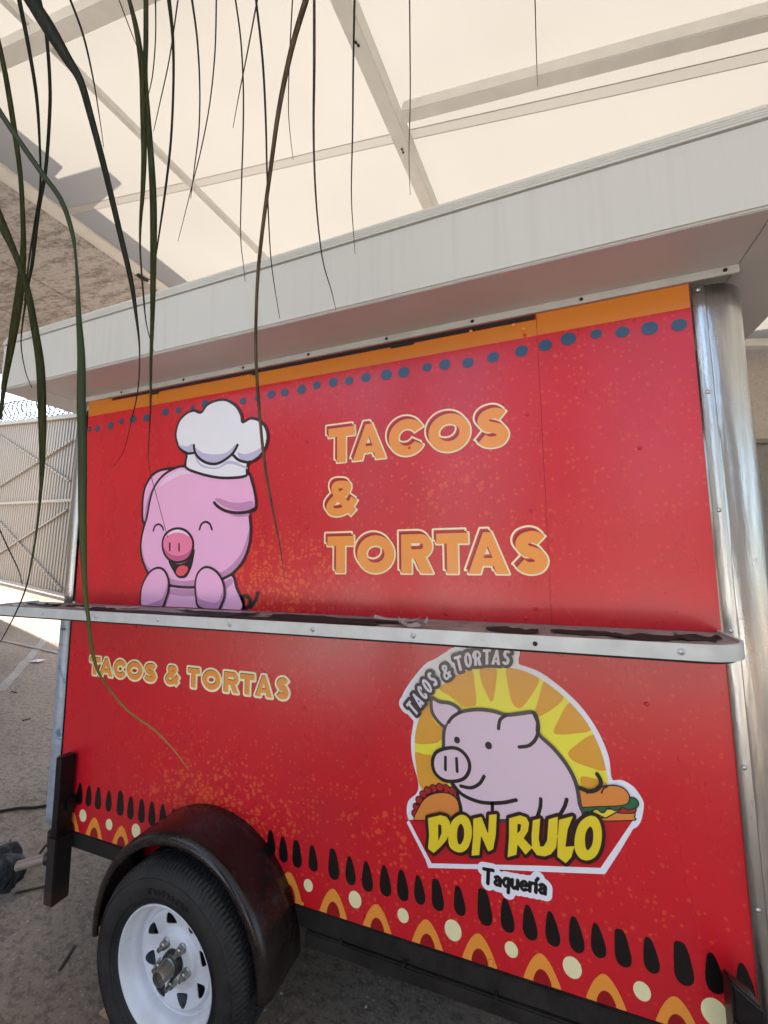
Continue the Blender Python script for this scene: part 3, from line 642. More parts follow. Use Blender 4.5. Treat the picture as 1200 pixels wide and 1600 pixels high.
decal('tail', [ST([(706, 1335), (738, 1325), (762, 1345), (762, 1380), (735, 1400), (715, 1380), (720, 1350)], .0085), ST([(770, 1395), (785, 1370), (803, 1340), (812, 1306)], .0075)], 'ink', 1, pg, clip=zc)
decal('head_outline', [head], 'ink', 4, pg, sp*.9); decal('head_pink', [head], 'pink', 5, pg, -sp*.9)
decal('head_shade', [('grp', [head, ('sub', [PO([(355, 500), (220, 560), (130, 700), (95, 950), (110, 1080), (150, 1150), (300, 1215), (420, 1215), (560, 1180), (660, 1110), (730, 990), (790, 700), (750, 500)])])])], 'pinkd', 6, pg, -sp*.9)
decal('head_highlight', [PO([(200, 640), (250, 580), (330, 540), (400, 560), (330, 570), (240, 620)])], 'pinkl', 6, pg)
decal('ear_shade', [PO([(548, 722), (570, 715), (640, 738), (710, 742), (778, 732), (784, 770), (740, 790), (690, 792), (620, 772), (580, 750)])], 'pinkd', 7, pg)
decal('ear_cast', [PO([(620, 795), (690, 815), (755, 808), (757, 825), (690, 832), (640, 815)])], 'pinkd', 7, pg)
decal('ear_line', [ST([(543, 742), (565, 765), (610, 792), (680, 806), (750, 800), (797, 778)], sp)], 'ink', 8, pg)
decal('eye', [ST([(163, 918), (172, 890), (195, 877), (217, 890), (226, 912)], .0042)], 'ink', 7, pg); decal('eye', [ST([(451, 910), (462, 878), (488, 862), (515, 875), (529, 910)], .0046)], 'ink', 7, pg)
decal('mouth', [PO([(258, 1105), (290, 1175), (315, 1208), (345, 1214), (372, 1203), (400, 1150), (415, 1090), (420, 1030), (380, 1100), (320, 1125)])], 'ink', 7, pg)
decal('tongue', [PO([(306, 1180), (315, 1150), (345, 1133), (378, 1145), (375, 1170), (352, 1196), (325, 1198)])], 'tongue', 8, pg)
sn = PO([(317, 902), (365, 915), (402, 955), (414, 1005), (402, 1060), (370, 1100), (317, 1116), (265, 1100), (232, 1060), (220, 1005), (232, 950), (268, 915)])
decal('snout_outline', [sn], 'ink', 9, pg, .0045); decal('snout_shade', [sn], 'snoutd', 10, pg, -.006)
decal('snout', [('grp', [sn, ('and', [('poly', Q(list(zip(*[(317+105*np.cos(np.linspace(0, 6.28, 20, False))), (975+108*np.sin(np.linspace(0, 6.28, 20, False)))]))))])])], 'snout', 11, pg, -.006)
decal('snout_light', [PO([(240, 960), (270, 925), (317, 910), (365, 925), (392, 955), (360, 938), (317, 930), (270, 940)])], 'pinkl', 12, pg)
decal('nostril', [ST([(268, 996), (268, 1040)], .0042)], 'ink', 12, pg); decal('nostril', [ST([(326, 998), (326, 1042)], .0042)], 'ink', 12, pg)
for pts in ([(95, 1430), (86, 1310), (105, 1235), (145, 1172), (190, 1147), (232, 1160), (260, 1215), (262, 1285), (245, 1345), (215, 1400)], [(450, 1395), (430, 1330), (425, 1260), (438, 1190), (475, 1148), (520, 1145), (570, 1180), (603, 1240), (612, 1310), (598, 1365), (560, 1420)]):
    hd = PO(pts); decal('hand_outline', [hd], 'ink', 13, pg, sp*.5, clip=zc); decal('hand_shade', [hd], 'pinkd', 14, pg, -sp, clip=zc)
    P = np.array(pts, float); P[:, 1] -= 45; decal('hand', [('grp', [hd, ('and', [PO(P)])])], 'pink', 15, pg, -sp, clip=zc)
hat = PO([(372, 440), (330, 405), (307, 350), (305, 300), (325, 235), (365, 190), (415, 168), (462, 180), (500, 133), (560, 105), (620, 103), (680, 140), (712, 195), (722, 240), (770, 217), (822, 228), (862, 268), (877, 325), (865, 395), (825, 455), (782, 485), (757, 492), (748, 540), (742, 575), (660, 588), (560, 585), (450, 560), (365, 520)])
decal('hat_outline', [hat], 'ink', 9, pg, .0055); decal('hat', [hat], 'hatw', 10, pg, -.0062)
decal('hat_shade', [PO([(425, 400), (470, 430), (540, 442), (620, 430), (690, 370), (660, 430), (620, 465), (560, 490), (510, 488), (460, 465)]), PO([(320, 380), (370, 392), (412, 375), (412, 418), (380, 425), (345, 408)]), PO([(690, 430), (740, 440), (820, 410), (855, 370), (840, 420), (800, 465), (750, 478), (705, 465)]), PO([(420, 440), (470, 505), (560, 522), (640, 480), (745, 520), (742, 530), (640, 500), (560, 532), (460, 515)])], 'hats', 11, pg)
decal('hat_line', [ST([(418, 385), (424, 425), (450, 465), (500, 495), (560, 500), (620, 470), (665, 430), (690, 385)], sp*.95), ST([(665, 448), (700, 478), (755, 492)], sp*.95), ST([(350, 425), (385, 436), (425, 430)], sp*.9), ST([(372, 440), (366, 515)], sp*.7)], 'ink', 12, pg)
# ---- round logo -------------------------------------------------
lg = bpy.data.objects.new('pig_logo_sticker', None); COL.objects.link(lg); lg.parent = TR; lg['label'] = 'white-edged sticker of a standing pig before a rising sun, DON RULO'
S7 = 1200/420.
LP = lambda pts, closed=True, k=4: cr(PX(pts, S7, 600, 980), closed, k)
LL = lambda pts: PX(pts, S7, 600, 980)
def LPO(pts, k=4): return ('poly', LP(pts, True, k))
def LPL(pts): return ('poly', LL(pts))
def LST(pts, r=.0042): return ('stroke', LP(pts, False, 4), r)
outer = LPO([(80, 335), (100, 275), (180, 172), (232, 142), (320, 90), (400, 72), (500, 74), (598, 92), (597, 160), (640, 180), (705, 208), (800, 280), (885, 365), (955, 470), (1000, 580), (1014, 678), (1060, 684), (1110, 712), (1148, 765), (1155, 800), (1140, 868), (1100, 898), (1000, 900), (400, 900), (160, 880), (110, 850), (110, 780), (150, 740), (156, 690), (130, 590), (124, 500), (135, 405), (100, 380)], 4)
outer2 = LPL([(1112, 890), (1050, 995), (984, 1097), (700, 1086), (520, 1077), (200, 1070), (188, 1035), (105, 872), (300, 700), (900, 700), (1080, 860)])
shc = [('poly', [(-1, -1), (4, -1), (4, .953), (-1, .953)])]
sun = LPO([(160, 705), (142, 600), (138, 520), (150, 430), (190, 340), (250, 265), (330, 210), (430, 182), (540, 178), (640, 200), (740, 258), (830, 335), (905, 425), (955, 520), (985, 610), (993, 705), (900, 740), (600, 760), (300, 745), (200, 735)])
decal('sun_disc', [sun], 'yellow', 2, lg)
for pts in ([(245, 268), (320, 215), (390, 190), (405, 250), (412, 335), (395, 352), (350, 350), (300, 310)], [(430, 180), (500, 177), (497, 270), (488, 322), (475, 328), (455, 290), (435, 240)], [(548, 175), (620, 190), (692, 228), (660, 300), (620, 352), (598, 360), (572, 335), (556, 270)],
            [(714, 243), (760, 275), (802, 315), (750, 365), (695, 395), (672, 385), (690, 320)], [(832, 332), (885, 395), (925, 457), (850, 473), (790, 478), (758, 468), (775, 420)], [(935, 478), (970, 560), (990, 638), (900, 618), (840, 592), (822, 560), (850, 530)], [(880, 664), (994, 694), (990, 720), (900, 730)],
            [(150, 430), (175, 370), (212, 330), (212, 385), (235, 430), (270, 455), (255, 500), (220, 518), (135, 512)], [(136, 566), (180, 566), (218, 575), (222, 620), (290, 680), (280, 700), (200, 730), (155, 705)]):
    decal('amber_petal', [('grp', [LPO(pts), ('and', [sun])])], 'amber', 3, lg)
decal('red_base', [LPL([(112, 858), (1112, 858), (1050, 950), (966, 1072), (700, 1062), (520, 1058), (214, 1052), (196, 1020)])], 'logored', 3, lg)
# sandwich and taco
kd = .0028
def out2(name, prims, mat, lay, r=kd): decal(name+'_outline', prims, 'dondark', lay, lg, r); decal(name, prims, mat, lay+1, lg, -.0004)
out2('bun', [LPO([(860, 835), (980, 850), (1040, 820), (1112, 822), (1114, 845), (1100, 858), (870, 858)])], 'bun', 4)
out2('tomato', [LPO([(1030, 800), (1110, 796), (1122, 808), (1110, 824), (1040, 822)])], 'meat', 6)
out2('cheese', [LPL([(915, 812), (1055, 808), (988, 846)])], 'cheese', 8)
out2('lettuce', [LPO([(870, 785), (1060, 782), (1100, 758), (1128, 770), (1128, 795), (1090, 808), (1062, 798), (1030, 812), (1000, 800), (975, 822), (945, 804), (915, 820), (870, 804)])], 'green', 10)
out2('bun_top', [LPO([(860, 725), (930, 728), (985, 706), (1040, 705), (1078, 725), (1092, 758), (1070, 786), (960, 793), (860, 790)])], 'bun', 12)
decal('bun_mark', [LST([(970, 735), (978, 715), (995, 706)], .002), LST([(905, 738), (908, 728)], .002)], 'dondark', 14, lg)
scal = [('poly', np.array(ell(*LL([(x, y)])[0], .0105, .0105, n=16))) for x, y in ((140, 830), (146, 800), (158, 770), (176, 745), (196, 727), (222, 718), (250, 713), (278, 718), (305, 728), (330, 745), (335, 775))]+[LPO([(150, 850), (170, 780), (230, 735), (330, 745), (340, 850)])]
out2('taco_filling', scal, 'meat', 4)
decal('filling_bit', [('grp', [('poly', np.array(ell(*LL([(x, y)])[0], .0035, .0035, n=8))) for x, y in ((150, 790), (178, 758), (215, 722), (240, 728), (268, 722), (290, 735), (160, 815), (205, 742), (310, 745))])], 'dondark', 6, lg, cell=.0015)
out2('taco_shell', [('grp', [LPO([(148, 868), (160, 800), (195, 755), (250, 737), (300, 745), (332, 780), (348, 868)]), ('and', [LPL([(100, 700), (360, 700), (360, 857), (100, 857)])])])], 'bun', 7)
# pig
pk = .0064
bodyp = LPO([(268, 530), (272, 450), (298, 403), (345, 375), (420, 364), (490, 372), (545, 388), (610, 382), (668, 378), (686, 420), (690, 472), (755, 535), (815, 610), (855, 690), (872, 780), (872, 862), (600, 862), (360, 862), (345, 800), (325, 730), (300, 680), (270, 600)])
er = LPO([(275, 440), (240, 412), (216, 370), (216, 315), (250, 330), (300, 338), (340, 370), (300, 410)])
dc = [('and', [LPL([(0, 0), (1200, 0), (1200, 858), (0, 858)])])]
decal('pig_outline', [bodyp, er]+dc, 'sheen_ink', 15, lg, pk*.85); decal('pig_skin', [bodyp, er]+dc, 'pigp', 16, lg, -pk*.85)  # outline ink lightened, the vinyl's sheen is put into its colour
sno = LPO([(300, 533), (345, 545), (378, 585), (383, 630), (360, 668), (315, 682), (265, 675), (228, 640), (220, 590), (240, 550)])
for st_ in (LST([(290, 420), (310, 395), (345, 374)], pk*.8), LST([(512, 448), (520, 408), (548, 388)], pk*.8), LST([(668, 378), (688, 430), (682, 485), (650, 522), (604, 530)], pk*.8), LST([(345, 703), (390, 711), (428, 692), (448, 660)], pk*.8), LST([(305, 688), (350, 740), (430, 774), (520, 778), (590, 765)], pk*.85),
                   LST([(485, 780), (485, 812)], pk*.8), LST([(330, 735), (350, 830)], pk*.8), LST([(700, 760), (697, 800), (680, 852)], pk*.8), LST([(815, 762), (805, 795), (782, 835)], pk*.8), LST([(874, 712), (920, 727), (958, 710), (966, 680), (950, 650)], pk*.85)): decal('pig_line', [st_], 'ink', 17, lg)
decal('snout_outline', [sno], 'ink', 18, lg, pk*.85); decal('snout', [sno], 'pigp', 19, lg, -pk*.85)
decal('nostril', [LST([(277, 574), (277, 630)], .0046)], 'ink', 20, lg); decal('nostril', [LST([(326, 580), (329, 638)], .0046)], 'ink', 20, lg)
decal('eye', [('poly', np.array(ell(*LL([(328, 499)])[0], .0095, .0102)))], 'ink', 18, lg); decal('eye', [('poly', np.array(ell(*LL([(468, 523)])[0], .0105, .0112)))], 'ink', 18, lg)
# DON RULO
S8 = 1200/370.
DP = lambda pts: ('poly', PX(pts, S8, 640, 1200)); DC = lambda pts: ('poly', cr(PX(pts, S8, 640, 1200), True, 4))
don = [('grp', [DP([(97, 245), (160, 230), (190, 238), (207, 262), (208, 310), (190, 355), (160, 390), (126, 420), (97, 398), (103, 330)]), ('sub', [DP([(148, 275), (164, 280), (166, 318), (149, 362)])])]),
       ('grp', [DC([(255, 230), (290, 235), (312, 270), (318, 330), (300, 390), (270, 415), (235, 412), (205, 385), (200, 330), (215, 265)]), ('sub', [DC([(262, 272), (278, 300), (276, 350), (256, 378), (244, 350), (246, 300)])])]),
       DP([(325, 248), (366, 238), (400, 325), (405, 228), (443, 224), (438, 330), (425, 400), (400, 412), (365, 332), (355, 430), (316, 433), (324, 340)]),
       ('grp', [DP([(506, 245), (560, 230), (592, 240), (606, 270), (600, 310), (578, 345), (622, 392), (588, 428), (548, 375), (542, 428), (498, 440), (505, 340)]), ('sub', [DP([(548, 272), (566, 276), (562, 306), (546, 322)])])]),
       DP([(625, 255), (662, 246), (654, 350), (662, 388), (680, 385), (697, 355), (704, 250), (750, 236), (748, 330), (742, 392), (715, 425), (685, 436), (645, 430), (620, 395), (618, 330)]),
       DP([(757, 252), (826, 234), (800, 300), (788, 388), (834, 384), (818, 440), (790, 470), (748, 438), (750, 340)]),
       ('grp', [DC([(910, 232), (950, 245), (970, 300), (968, 370), (945, 430), (905, 455), (862, 445), (836, 400), (838, 330), (862, 265)]), ('sub', [DC([(912, 285), (928, 310), (925, 370), (902, 405), (888, 380), (890, 320)])])])]
decal('don_rulo_outline', don, 'dondark', 21, lg, .0095, cell=.0017); decal('don_rulo_letters', don, 'donyel', 22, lg, 0, cell=.0017)
# arched TACOS & TORTAS on the sticker
def rotp(prims, ang, c, sk=.12):
    out = []; ca, sa = math.cos(ang), math.sin(ang)
    for p in prims:
        if p[0] in ('grp', 'sub', 'and'): out.append((p[0], rotp(p[1], ang, c, sk)))
        else:
            P = np.asarray(p[1], float); P = np.stack([P[:, 0]+P[:, 1]*sk, P[:, 1]], 1); P = np.stack([P[:, 0]*ca-P[:, 1]*sa+c[0], P[:, 0]*sa+P[:, 1]*ca+c[1]], 1); out.append((p[0], P)+tuple(p[2:]))
    return out
arc = []
for ch, x, y, a, hw, hh in (('T', 155, 690, 52, .0105, .0215), ('A', 203, 612, 50, .0110, .0215), ('C', 245, 545, 47, .0095, .0215), ('O', 290, 482, 45, .0110, .0215), ('S', 340, 420, 42, .0095, .0215), ('&', 468, 352, 28, .0135, .0210),
                            ('T', 588, 272, 20, .0120, .0215), ('O', 672, 240, 12, .0115, .0215), ('R', 762, 222, 8, .0115, .0215), ('T', 848, 212, 5, .0120, .0215), ('A', 935, 214, 0, .0130, .0215), ('S', 1028, 216, -3, .0110, .0215)):
    c = H(620+x/6., 990+y/6.); arc += rotp(glyph(ch, -hw*1.05, -hh*1.08, hw*1.05, hh*1.08, .0088), math.radians(a), c)
decal('white_border', [outer, outer2], 'white', 1, lg, .002, clip=shc, extra=(arc, .026)); decal('arch_word_outline', arc, 'dondark', 20, lg, .0100, clip=shc, cell=.0017); decal('arch_word', arc, 'lettw', 21, lg, 0, clip=shc, cell=.0014)
# Taquería
a0 = np.array(H(757, 1371)); a1 = np.array(H(853, 1388)); tdir = a1-a0; TL = np.linalg.norm(tdir); tang = math.atan2(tdir[1], tdir[0])
def lo(ch, x, s):                               # lower-case strokes, x height .6
    r = s*.080; S = lambda q, rr=r: ('stroke', cr(np.array(q)*s+np.array([x, 0]), False, 4), rr); Ls = lambda q, rr=r: ('stroke', np.array(q)*s+np.array([x, 0]), rr)
    if ch == 'T': return [Ls([(.0, .92), (.62, .92)], r*1.15), Ls([(.31, .9), (.31, .06)], r*1.3)], .70
    if ch == 'a': return [S([(.08, .5), (.22, .58), (.38, .50), (.40, .3)]), S([(.38, .34), (.2, .33), (.07, .18), (.2, .05), (.38, .14)]), Ls([(.41, .45), (.41, .05)], r*1.2)], .55
    if ch == 'q': return [S([(.40, .5), (.22, .57), (.07, .32), (.22, .07), (.40, .16)]), Ls([(.42, .56), (.42, -.28)], r*1.2)], .57
    if ch == 'u': return [S([(.08, .56), (.08, .18), (.2, .05), (.36, .14)], r*1.1), Ls([(.42, .56), (.42, .05)], r*1.2)], .57
    if ch == 'e': return [S([(.08, .32), (.42, .34), (.38, .52), (.24, .57), (.08, .42), (.08, .2), (.22, .05), (.42, .1)])], .54
    if ch == 'r': return [Ls([(.09, .56), (.09, .05)], r*1.2), S([(.1, .42), (.2, .55), (.34, .55)])], .38
    if ch == 'í': return [Ls([(.09, .56), (.09, .05)], r*1.2), Ls([(.08, .74), (.2, .9)])], .25
taq, xx, sc = [], 0., 1.
wid = sum(lo(ch, 0, 1)[1] for ch in 'Taquería'); sc = TL/wid*1.04
for ch in 'Taquería':
    pr, ad = lo(ch, xx, sc); taq += pr; xx += ad*sc
taq = rotp(taq, tang, a0-np.array([.004, sc*.34]), .16)
decal('taqueria_border', taq, 'white', 5, lg, .0150, cell=.0017); decal('taqueria_word', taq, 'black', 6, lg, .0010, cell=.0011)
# ================================================================== RUNNING GEAR
boxes('chassis_rail', [(.0, Wd+.05, -.004, .05, -.064, -.0006)], M['blackpaint'], TR, .003)
boxes('chassis_rail', [(1.29, Wd+.06, -.012, .05, -.113, -.066)], M['blackpaint'], TR, .004)['label'] = 'lower black steel rail right of the wheel'
for x in (1.42, 1.64, 1.92, 2.2): boxes('rail_weld', [(x, x+.012, -.016, -.004, -.072, -.050)], M['blackpaint'], TR, .004)
boxes('chassis_rail', [(.0, Wd, Dp-.05, Dp, -.113, -.001)], M['blackpaint'], TR, .003)
for x in (.05, .6, 1.2, 1.8, 2.4): boxes('cross_member', [(x, x+.05, .051, Dp-.051, -.07, -.002)], M['blackpaint'], TR, .003)
WC = (.883, 0., -.146)
def wheel(y0, sg, parent, full=True):
    w = bpy.data.objects.new('wheel', None); COL.objects.link(w); w.parent = parent; w['label'] = 'trailer wheel with black tyre and white vented rim' if full else 'far wheel in the shade under the trailer'
    c = (WC[0], y0, WC[2]); S = sg
    n = 480 if full else 60; prof = []
    R0, Rs = .322, .203
    base = [(.2035, -.012), (.215, -.022), (.240, -.030), (.268, -.031), (.292, -.024), (.303, -.014), (.3085, -.004), (.3150, .006), (.3185, .018), (.3195, .040), (.3200, .060), (.3135, .0605), (.3135, .0675), (.3205, .068), (.3210, .095), (.3210, .110), (.3135, .1105), (.3135, .1175), (.3205, .118), (.3195, .150), (.3180, .170), (.3130, .184), (.300, .196), (.27, .205), (.235, .203), (.2035, .19)]
    vs, fs = [], []; m = len(base)
    for k in range(n):
        th = 2*math.pi*k/n
        for j, (r, y) in enumerate(base):
            rr = r
            if full and 5 <= j <= 21 and j not in (11, 12, 16, 17):
                ph = (k+ (2 if j > 14 else 0) + abs(y-.089)*60) % 4
                if ph < 1.01: rr -= .0075 if j > 6 else .004
            if full and j in (3, 4) : rr += .0008*math.sin(th*9)
            vs.append((c[0]+rr*math.cos(th), c[1]+S*y, c[2]+rr*math.sin(th)))
    for k in range(n):
        k2 = (k+1) % n
        for j in range(m-1): fs.append((k*m+j, k*m+j+1, k2*m+j+1, k2*m+j))
    t = sharp(fixn(mesh('tyre', vs, fs, M['rubber'], w, True)), 28)
    if full:
        for rr_, yy_ in ((.214, -.024), (.226, -.0285), (.288, -.0268)): lathe_y('sidewall_ring', [(rr_-.0012, S*(yy_+.004)), (rr_, S*(yy_-.0012)), (rr_+.0012, S*(yy_+.004))], c, M['rubber'], w, 90)
        # raised sidewall characters (unreadable in the photo's grime): short moulded bars
        vs2, fs2 = [], []
        for k in range(9):
            th = math.radians(103-4.6*k); 
            for (u0, v0, u1, v1) in (((0, 0, .0035, .018), (0, .014, .010, .018)) if k % 3 == 0 else ((0, 0, .0035, .018), (.006, 0, .010, .012)) if k % 3 == 1 else ((0, .007, .010, .0105), (0, 0, .0035, .018))):
                b = len(vs2)
                for (u, v) in ((u0, v0), (u1, v0), (u1, v1), (u0, v1)):
                    for yy_ in (-.0350, -.026):
                        r_ = .243+v; a_ = th-u/.25; vs2.append((c[0]+r_*math.cos(a_), c[1]+S*yy_, c[2]+r_*math.sin(a_)))
                fs2 += [(b, b+2, b+4, b+6), (b, b+1, b+3, b+2), (b+2, b+3, b+5, b+4), (b+4, b+5, b+7, b+6), (b+6, b+7, b+1, b)]
        fixn(mesh('sidewall_marking', vs2, fs2, M['rubber'], w))
    # rim
    rimp = [(.2015, -.006), (.2035, -.010), (.2030, -.015), (.1985, -.0165), (.1955, -.013), (.1935, -.004), (.1905, .000), (.1885, .010), (.180, .020), (.1750, .026), (.1720, .036), (.1710, .0485), (.166, .0505)]
    lathe_y('rim', [(r, S*y) for r, y in rimp], c, M['rim'], w, 96)
    lathe_y('rim_barrel', [(.196, S*.004), (.178, S*.05), (.176, S*.12), (.196, S*.17)], c, M['rim'], w, 48)
    # disc with eight vents
    holes = []
    for k in range(8):
        a = 2*math.pi*(k+.35)/8; ux, uz = math.cos(a), math.sin(a); vx, vz = -uz, ux
        pts = [(.132, -.025), (.140, -.010), (.140, .010), (.132, .025), (.118, .016), (.103, .003), (.103, -.003), (.118, -.016)] if k % 2 else [(.140, -.006), (.140, .006), (.126, .018), (.108, .024), (.102, .018), (.102, -.018), (.108, -.024), (.126, -.018)]
        holes.append(('poly', cr([(ux*p+vx*q, uz*p+vz*q) for p, q in pts], True, 3)))
    disc = [('grp', [('poly', ell(0, 0, .168, .168, n=72)), ('sub', [('poly', ell(0, 0, .034, .034, n=30))]+holes)])]
    vs, fs = contour(lambda X, Z: d_all(X, Z, disc), -.172, -.172, .172, .172, .0025 if full else .006, False)
    def yd(r):
        return float(np.interp(r, [0, .03, .040, .072, .080, .088, .094, .145, .149, .154, .168], [.050, .050, .051, .052, .055, .0625, .065, .056, .059, .069, .071]))
    dm = mesh('rim_disc', [(c[0]+x, c[1]+S*(yd(math.hypot(x, z))-.020), c[2]+z) for x, z in vs], [f if S > 0 else f[::-1] for f in fs], M['rim'], w, True)
    sd = dm.modifiers.new('t', 'SOLIDIFY'); sd.thickness = .004; sd.offset = -1 if S > 0 else 1
    if not full: return w
    lathe_y('brake_drum', [(.0, .10), (.165, .10), (.168, .15), (0.0, .15)], c, M['hub'], w, 40)
    lathe_y('hub', [(.0, .008), (.032, .008), (.0375, .013), (.0385, .022), (.0395, .060), (.05, .061)], c, M['hub'], w, 32)
    lathe_y('grease_cap', [(.0, -.024), (.0175, -.025), (.0185, -.034), (.0225, -.034), (.0240, -.031), (.0270, .004), (.0295, .007), (.0295, .011), (.02, .012)], c, M['cap'], w, 32)
    for k in range(5):
        a = math.radians(56+72*k); cc = (c[0]+.060*math.cos(a), c[1]-.002, c[2]+.060*math.sin(a))
        lathe_y('lug_nut', [(.0, .000), (.0070, .000), (.0075, .003), (.0075, .013), (.0125, .015), (.0138, .019), (.0138, .029), (.0160, .032), (.0160, .040)], cc, M['nut'], w, 6 if False else 12)
    return w
wheel(-.205, 1, TR); wheel(Dp+.10, -1, TR, False)
tube('axle', [(WC[0], -.10, WC[2]), (WC[0], Dp+.05, WC[2])], .025, M['blackpaint'], TR, 12)
# fender
FC, FR = (.880, -.133), .386
def fender(parent, ys, mat):
    fp = []   # profile (y, dr)
    for (y, dr) in ys: fp.append((y, dr))
    vs, fs = [], []; n = 48; m = len(fp)
    for k in range(n+1):
        a = math.radians(184 - (184+2)*k/n)
        for (y, dr) in fp:
            r = FR+dr; vs.append((FC[0]+r*math.cos(a), y, FC[1]+r*math.sin(a)))
    for k in range(n):
        for j in range(m-1): fs.append((k*m+j, k*m+j+1, (k+1)*m+j+1, (k+1)*m+j))
    o = fixn(mesh('fender', vs, fs, mat, parent, True)); sd = o.modifiers.new('t', 'SOLIDIFY'); sd.thickness = .003; sd.offset = 0
    return sharp(o, 60)
fd = fender(TR, [(-.001, 0), (-.05, 0), (-.12, .001), (-.165, .0005), (-.180, -.004), (-.189, -.012), (-.192, -.024), (-.190, -.034), (-.184, -.037)], M['fender']); fd['label'] = 'rounded black steel mudguard over the wheel'
boxes('fender_bracket', [(FC[0]-.05, FC[0]+.05, -.05, -.002, FC[1]+FR-.012, FC[1]+FR-.002)], M['blackpaint'], TR, .002)
# ---- left jack post
jk = boxes('jack_post', [(.050, .093, -.068, -.008, -.02, .335)], M['jackpaint'], TR, .004); jk['label'] = 'black square tube post at the left front corner'
boxes('jack_sleeve', [(.043, .098, -.074, -.002, -.262, .012)], M['rusty'], jk, .004)
boxes('sleeve_collar', [(.041, .100, -.076, -.001, .003, .010)], M['jackpaint'], jk, .002)
boxes('jack_mount', [(.016, .0415, -.06, -.012, -.05, .02)], M['rusty'], jk, .003)
tube('clamp_bolt', [(.045, -.045, -.045), (.005, -.052, -.045), (.0, -.054, -.05), (-.006, -.07, -.072)], .006, M['rusty'], jk, 8)
tube('clamp_bolt', [(.047, -.035, -.085), (.02, -.04, -.085)], .009, M['nut'], jk, 6)
stud(RD, 'bolt', .0985, -.03, -.09, jk)
boxes('side_bracket', [(.094, .112, -.04, -.004, .10, .16)], M['jackpaint'], jk, .005)
# right jack post with plastic sheath
rj = mesh('jack_post', [], [], M['jackpaint'], TR); bm = bmesh.new()
P4 = [(2.470, -.105), (2.528, -.105), (2.528, -.045), (2.470, -.045)]; vv = [bm.verts.new((x, y, -.35)) for x, y in P4]+[bm.verts.new((x, y, z)) for (x, y), z in zip(P4, (.228, .186, .176, .214))]
for f in ((3, 2, 1, 0), (4, 5, 6, 7), (0, 1, 5, 4), (1, 2, 6, 5), (2, 3, 7, 6), (3, 0, 4, 7)): bm.faces.new([vv[i] for i in f])
bmesh.ops.bevel(bm, geom=list(bm.edges), offset=.006, segments=3, affect='EDGES'); bm.to_mesh(rj.data); bm.free(); rj['label'] = 'black wrapped square post at the right front corner'
tube('binding_strap', [(2.466, -.108, .145), (2.50, -.111, .14), (2.532, -.108, .13), (2.532, -.07, .13)], .003, M['scrapd'], rj, 6)
boxes('light_block_box', [(.12, 1.10, 1.10, 1.80, -.38, -.072)], M['blackpaint'], TR, .03); boxes('light_block_box', [(1.28, 2.45, 1.10, 1.80, -.38, -.072)], M['blackpaint'], TR, .03)  # boxes added at the far side to keep light out from under the trailer
# tongue and coupler steel seen from the other side
boxes('tongue_bar', [(-1.25, .0, .88, .96, -.10, -.02)], M['blackpaint'], TR, .004)
# ================================================================== GROUND
gm = NT('x')
gs = mesh('ground', [(-120, -120, 0), (120, -120, 0), (120, 120, 0), (-120, 120, 0)], [(0, 1, 2, 3)], M['ground']); tag(gs, kind='structure')
def strip(name, a, b, w, mat, z=.004):
    a = np.array(a[:2]); b = np.array(b[:2]); t = (b-a)/np.linalg.norm(b-a); nn = np.array([-t[1], t[0]])*w/2; n = 24; vs, fs = [], []
    for i in range(n+1):
        p = a+(b-a)*i/n; j = (rng.rand()-.5)*w*.5; k = (rng.rand()-.5)*w*.5
        vs += [(*(p+nn+nn*j/w), z), (*(p-nn+nn*k/w), z)]
    for i in range(n): fs.append((2*i, 2*i+1, 2*i+3, 2*i+2))
    return tag(mesh(name, vs, fs, mat), kind='structure')
for q_ in ([(-2.9, -9.3), (.75, -9.3), (.75, -4.1), (-2.6, -4.1)], [(.8, -9.3), (5.8, -9.3), (5.6, -6.6), (.8, -6.6)]): tag(mesh('bounce_apron', [(x, y, .004) for x, y in q_], [(0, 1, 2, 3)], M['apron']), kind='structure')  # bright sheets added out of view to reflect and bounce light onto the panels
strip('pavement_joint', HW(0, 1080, 2, 0), HW(94, 972, 2, 0), .10, M['joint']); strip('pavement_joint', (-8.5, 2.9), (-4.0, 2.75), .05, M['joint'], .012)
# stone chips
cv, cf = [], []
for k in range(2600):
    u = rng.rand(); x = -5+rng.rand()**.8*7.5; y = -1.2+rng.rand()*6; r = .002+.006*rng.rand()**2.5; b = len(cv)
    for q in ((1, 0, 0), (-.6, .8, 0), (-.5, -.9, 0), (.1, 0, .7)): cv.append((x+q[0]*r*(.7+.6*rng.rand()), y+q[1]*r*(.7+.6*rng.rand()), .002+q[2]*r))
    cf += [(b, b+1, b+3), (b+1, b+2, b+3), (b+2, b, b+3)]
tag(mesh('stone_chips', cv, cf, M['chip']), 'small pale stone chips and grit strewn over the concrete yard', 'gravel', kind='stuff')
# ================================================================== GATE, RAZOR WIRE
gA = HW(-40, 901, 2, 0.); gB = HW(160, 948, 2, 0.)
gA = HW(0, 910, 2, 0.); gB = HW(98, 934, 2, 0.); gd = gB-gA; gL = np.linalg.norm(gd); gd /= gL; gn = np.array([gd[1], -gd[0], 0]);
gn = gn if gn[1] < 0 else -gn
def gpt(px, py):
    o, d = ray(px, py); o = tw(o); d = MT@d; q = o+d*((gn@(gA-o))/(gn@d)); return (q-gA)@gd, q[2]
ga0, gz0 = gpt(0, 664); ga1, gz1 = gpt(119, 651)
gate = empty('yard_gate', tuple(gA), label='tall beige corrugated metal gate with cross bracing under the razor wire', cat='gate')
gate.matrix_world = Matrix(((gd[0], -gn[0], 0, gA[0]), (gd[1], -gn[1], 0, gA[1]), (0, 0, 1, 0), (0, 0, 0, 1)))
def gtop(u): return gz0+(gz1-gz0)*(u-ga0)/(ga1-ga0)
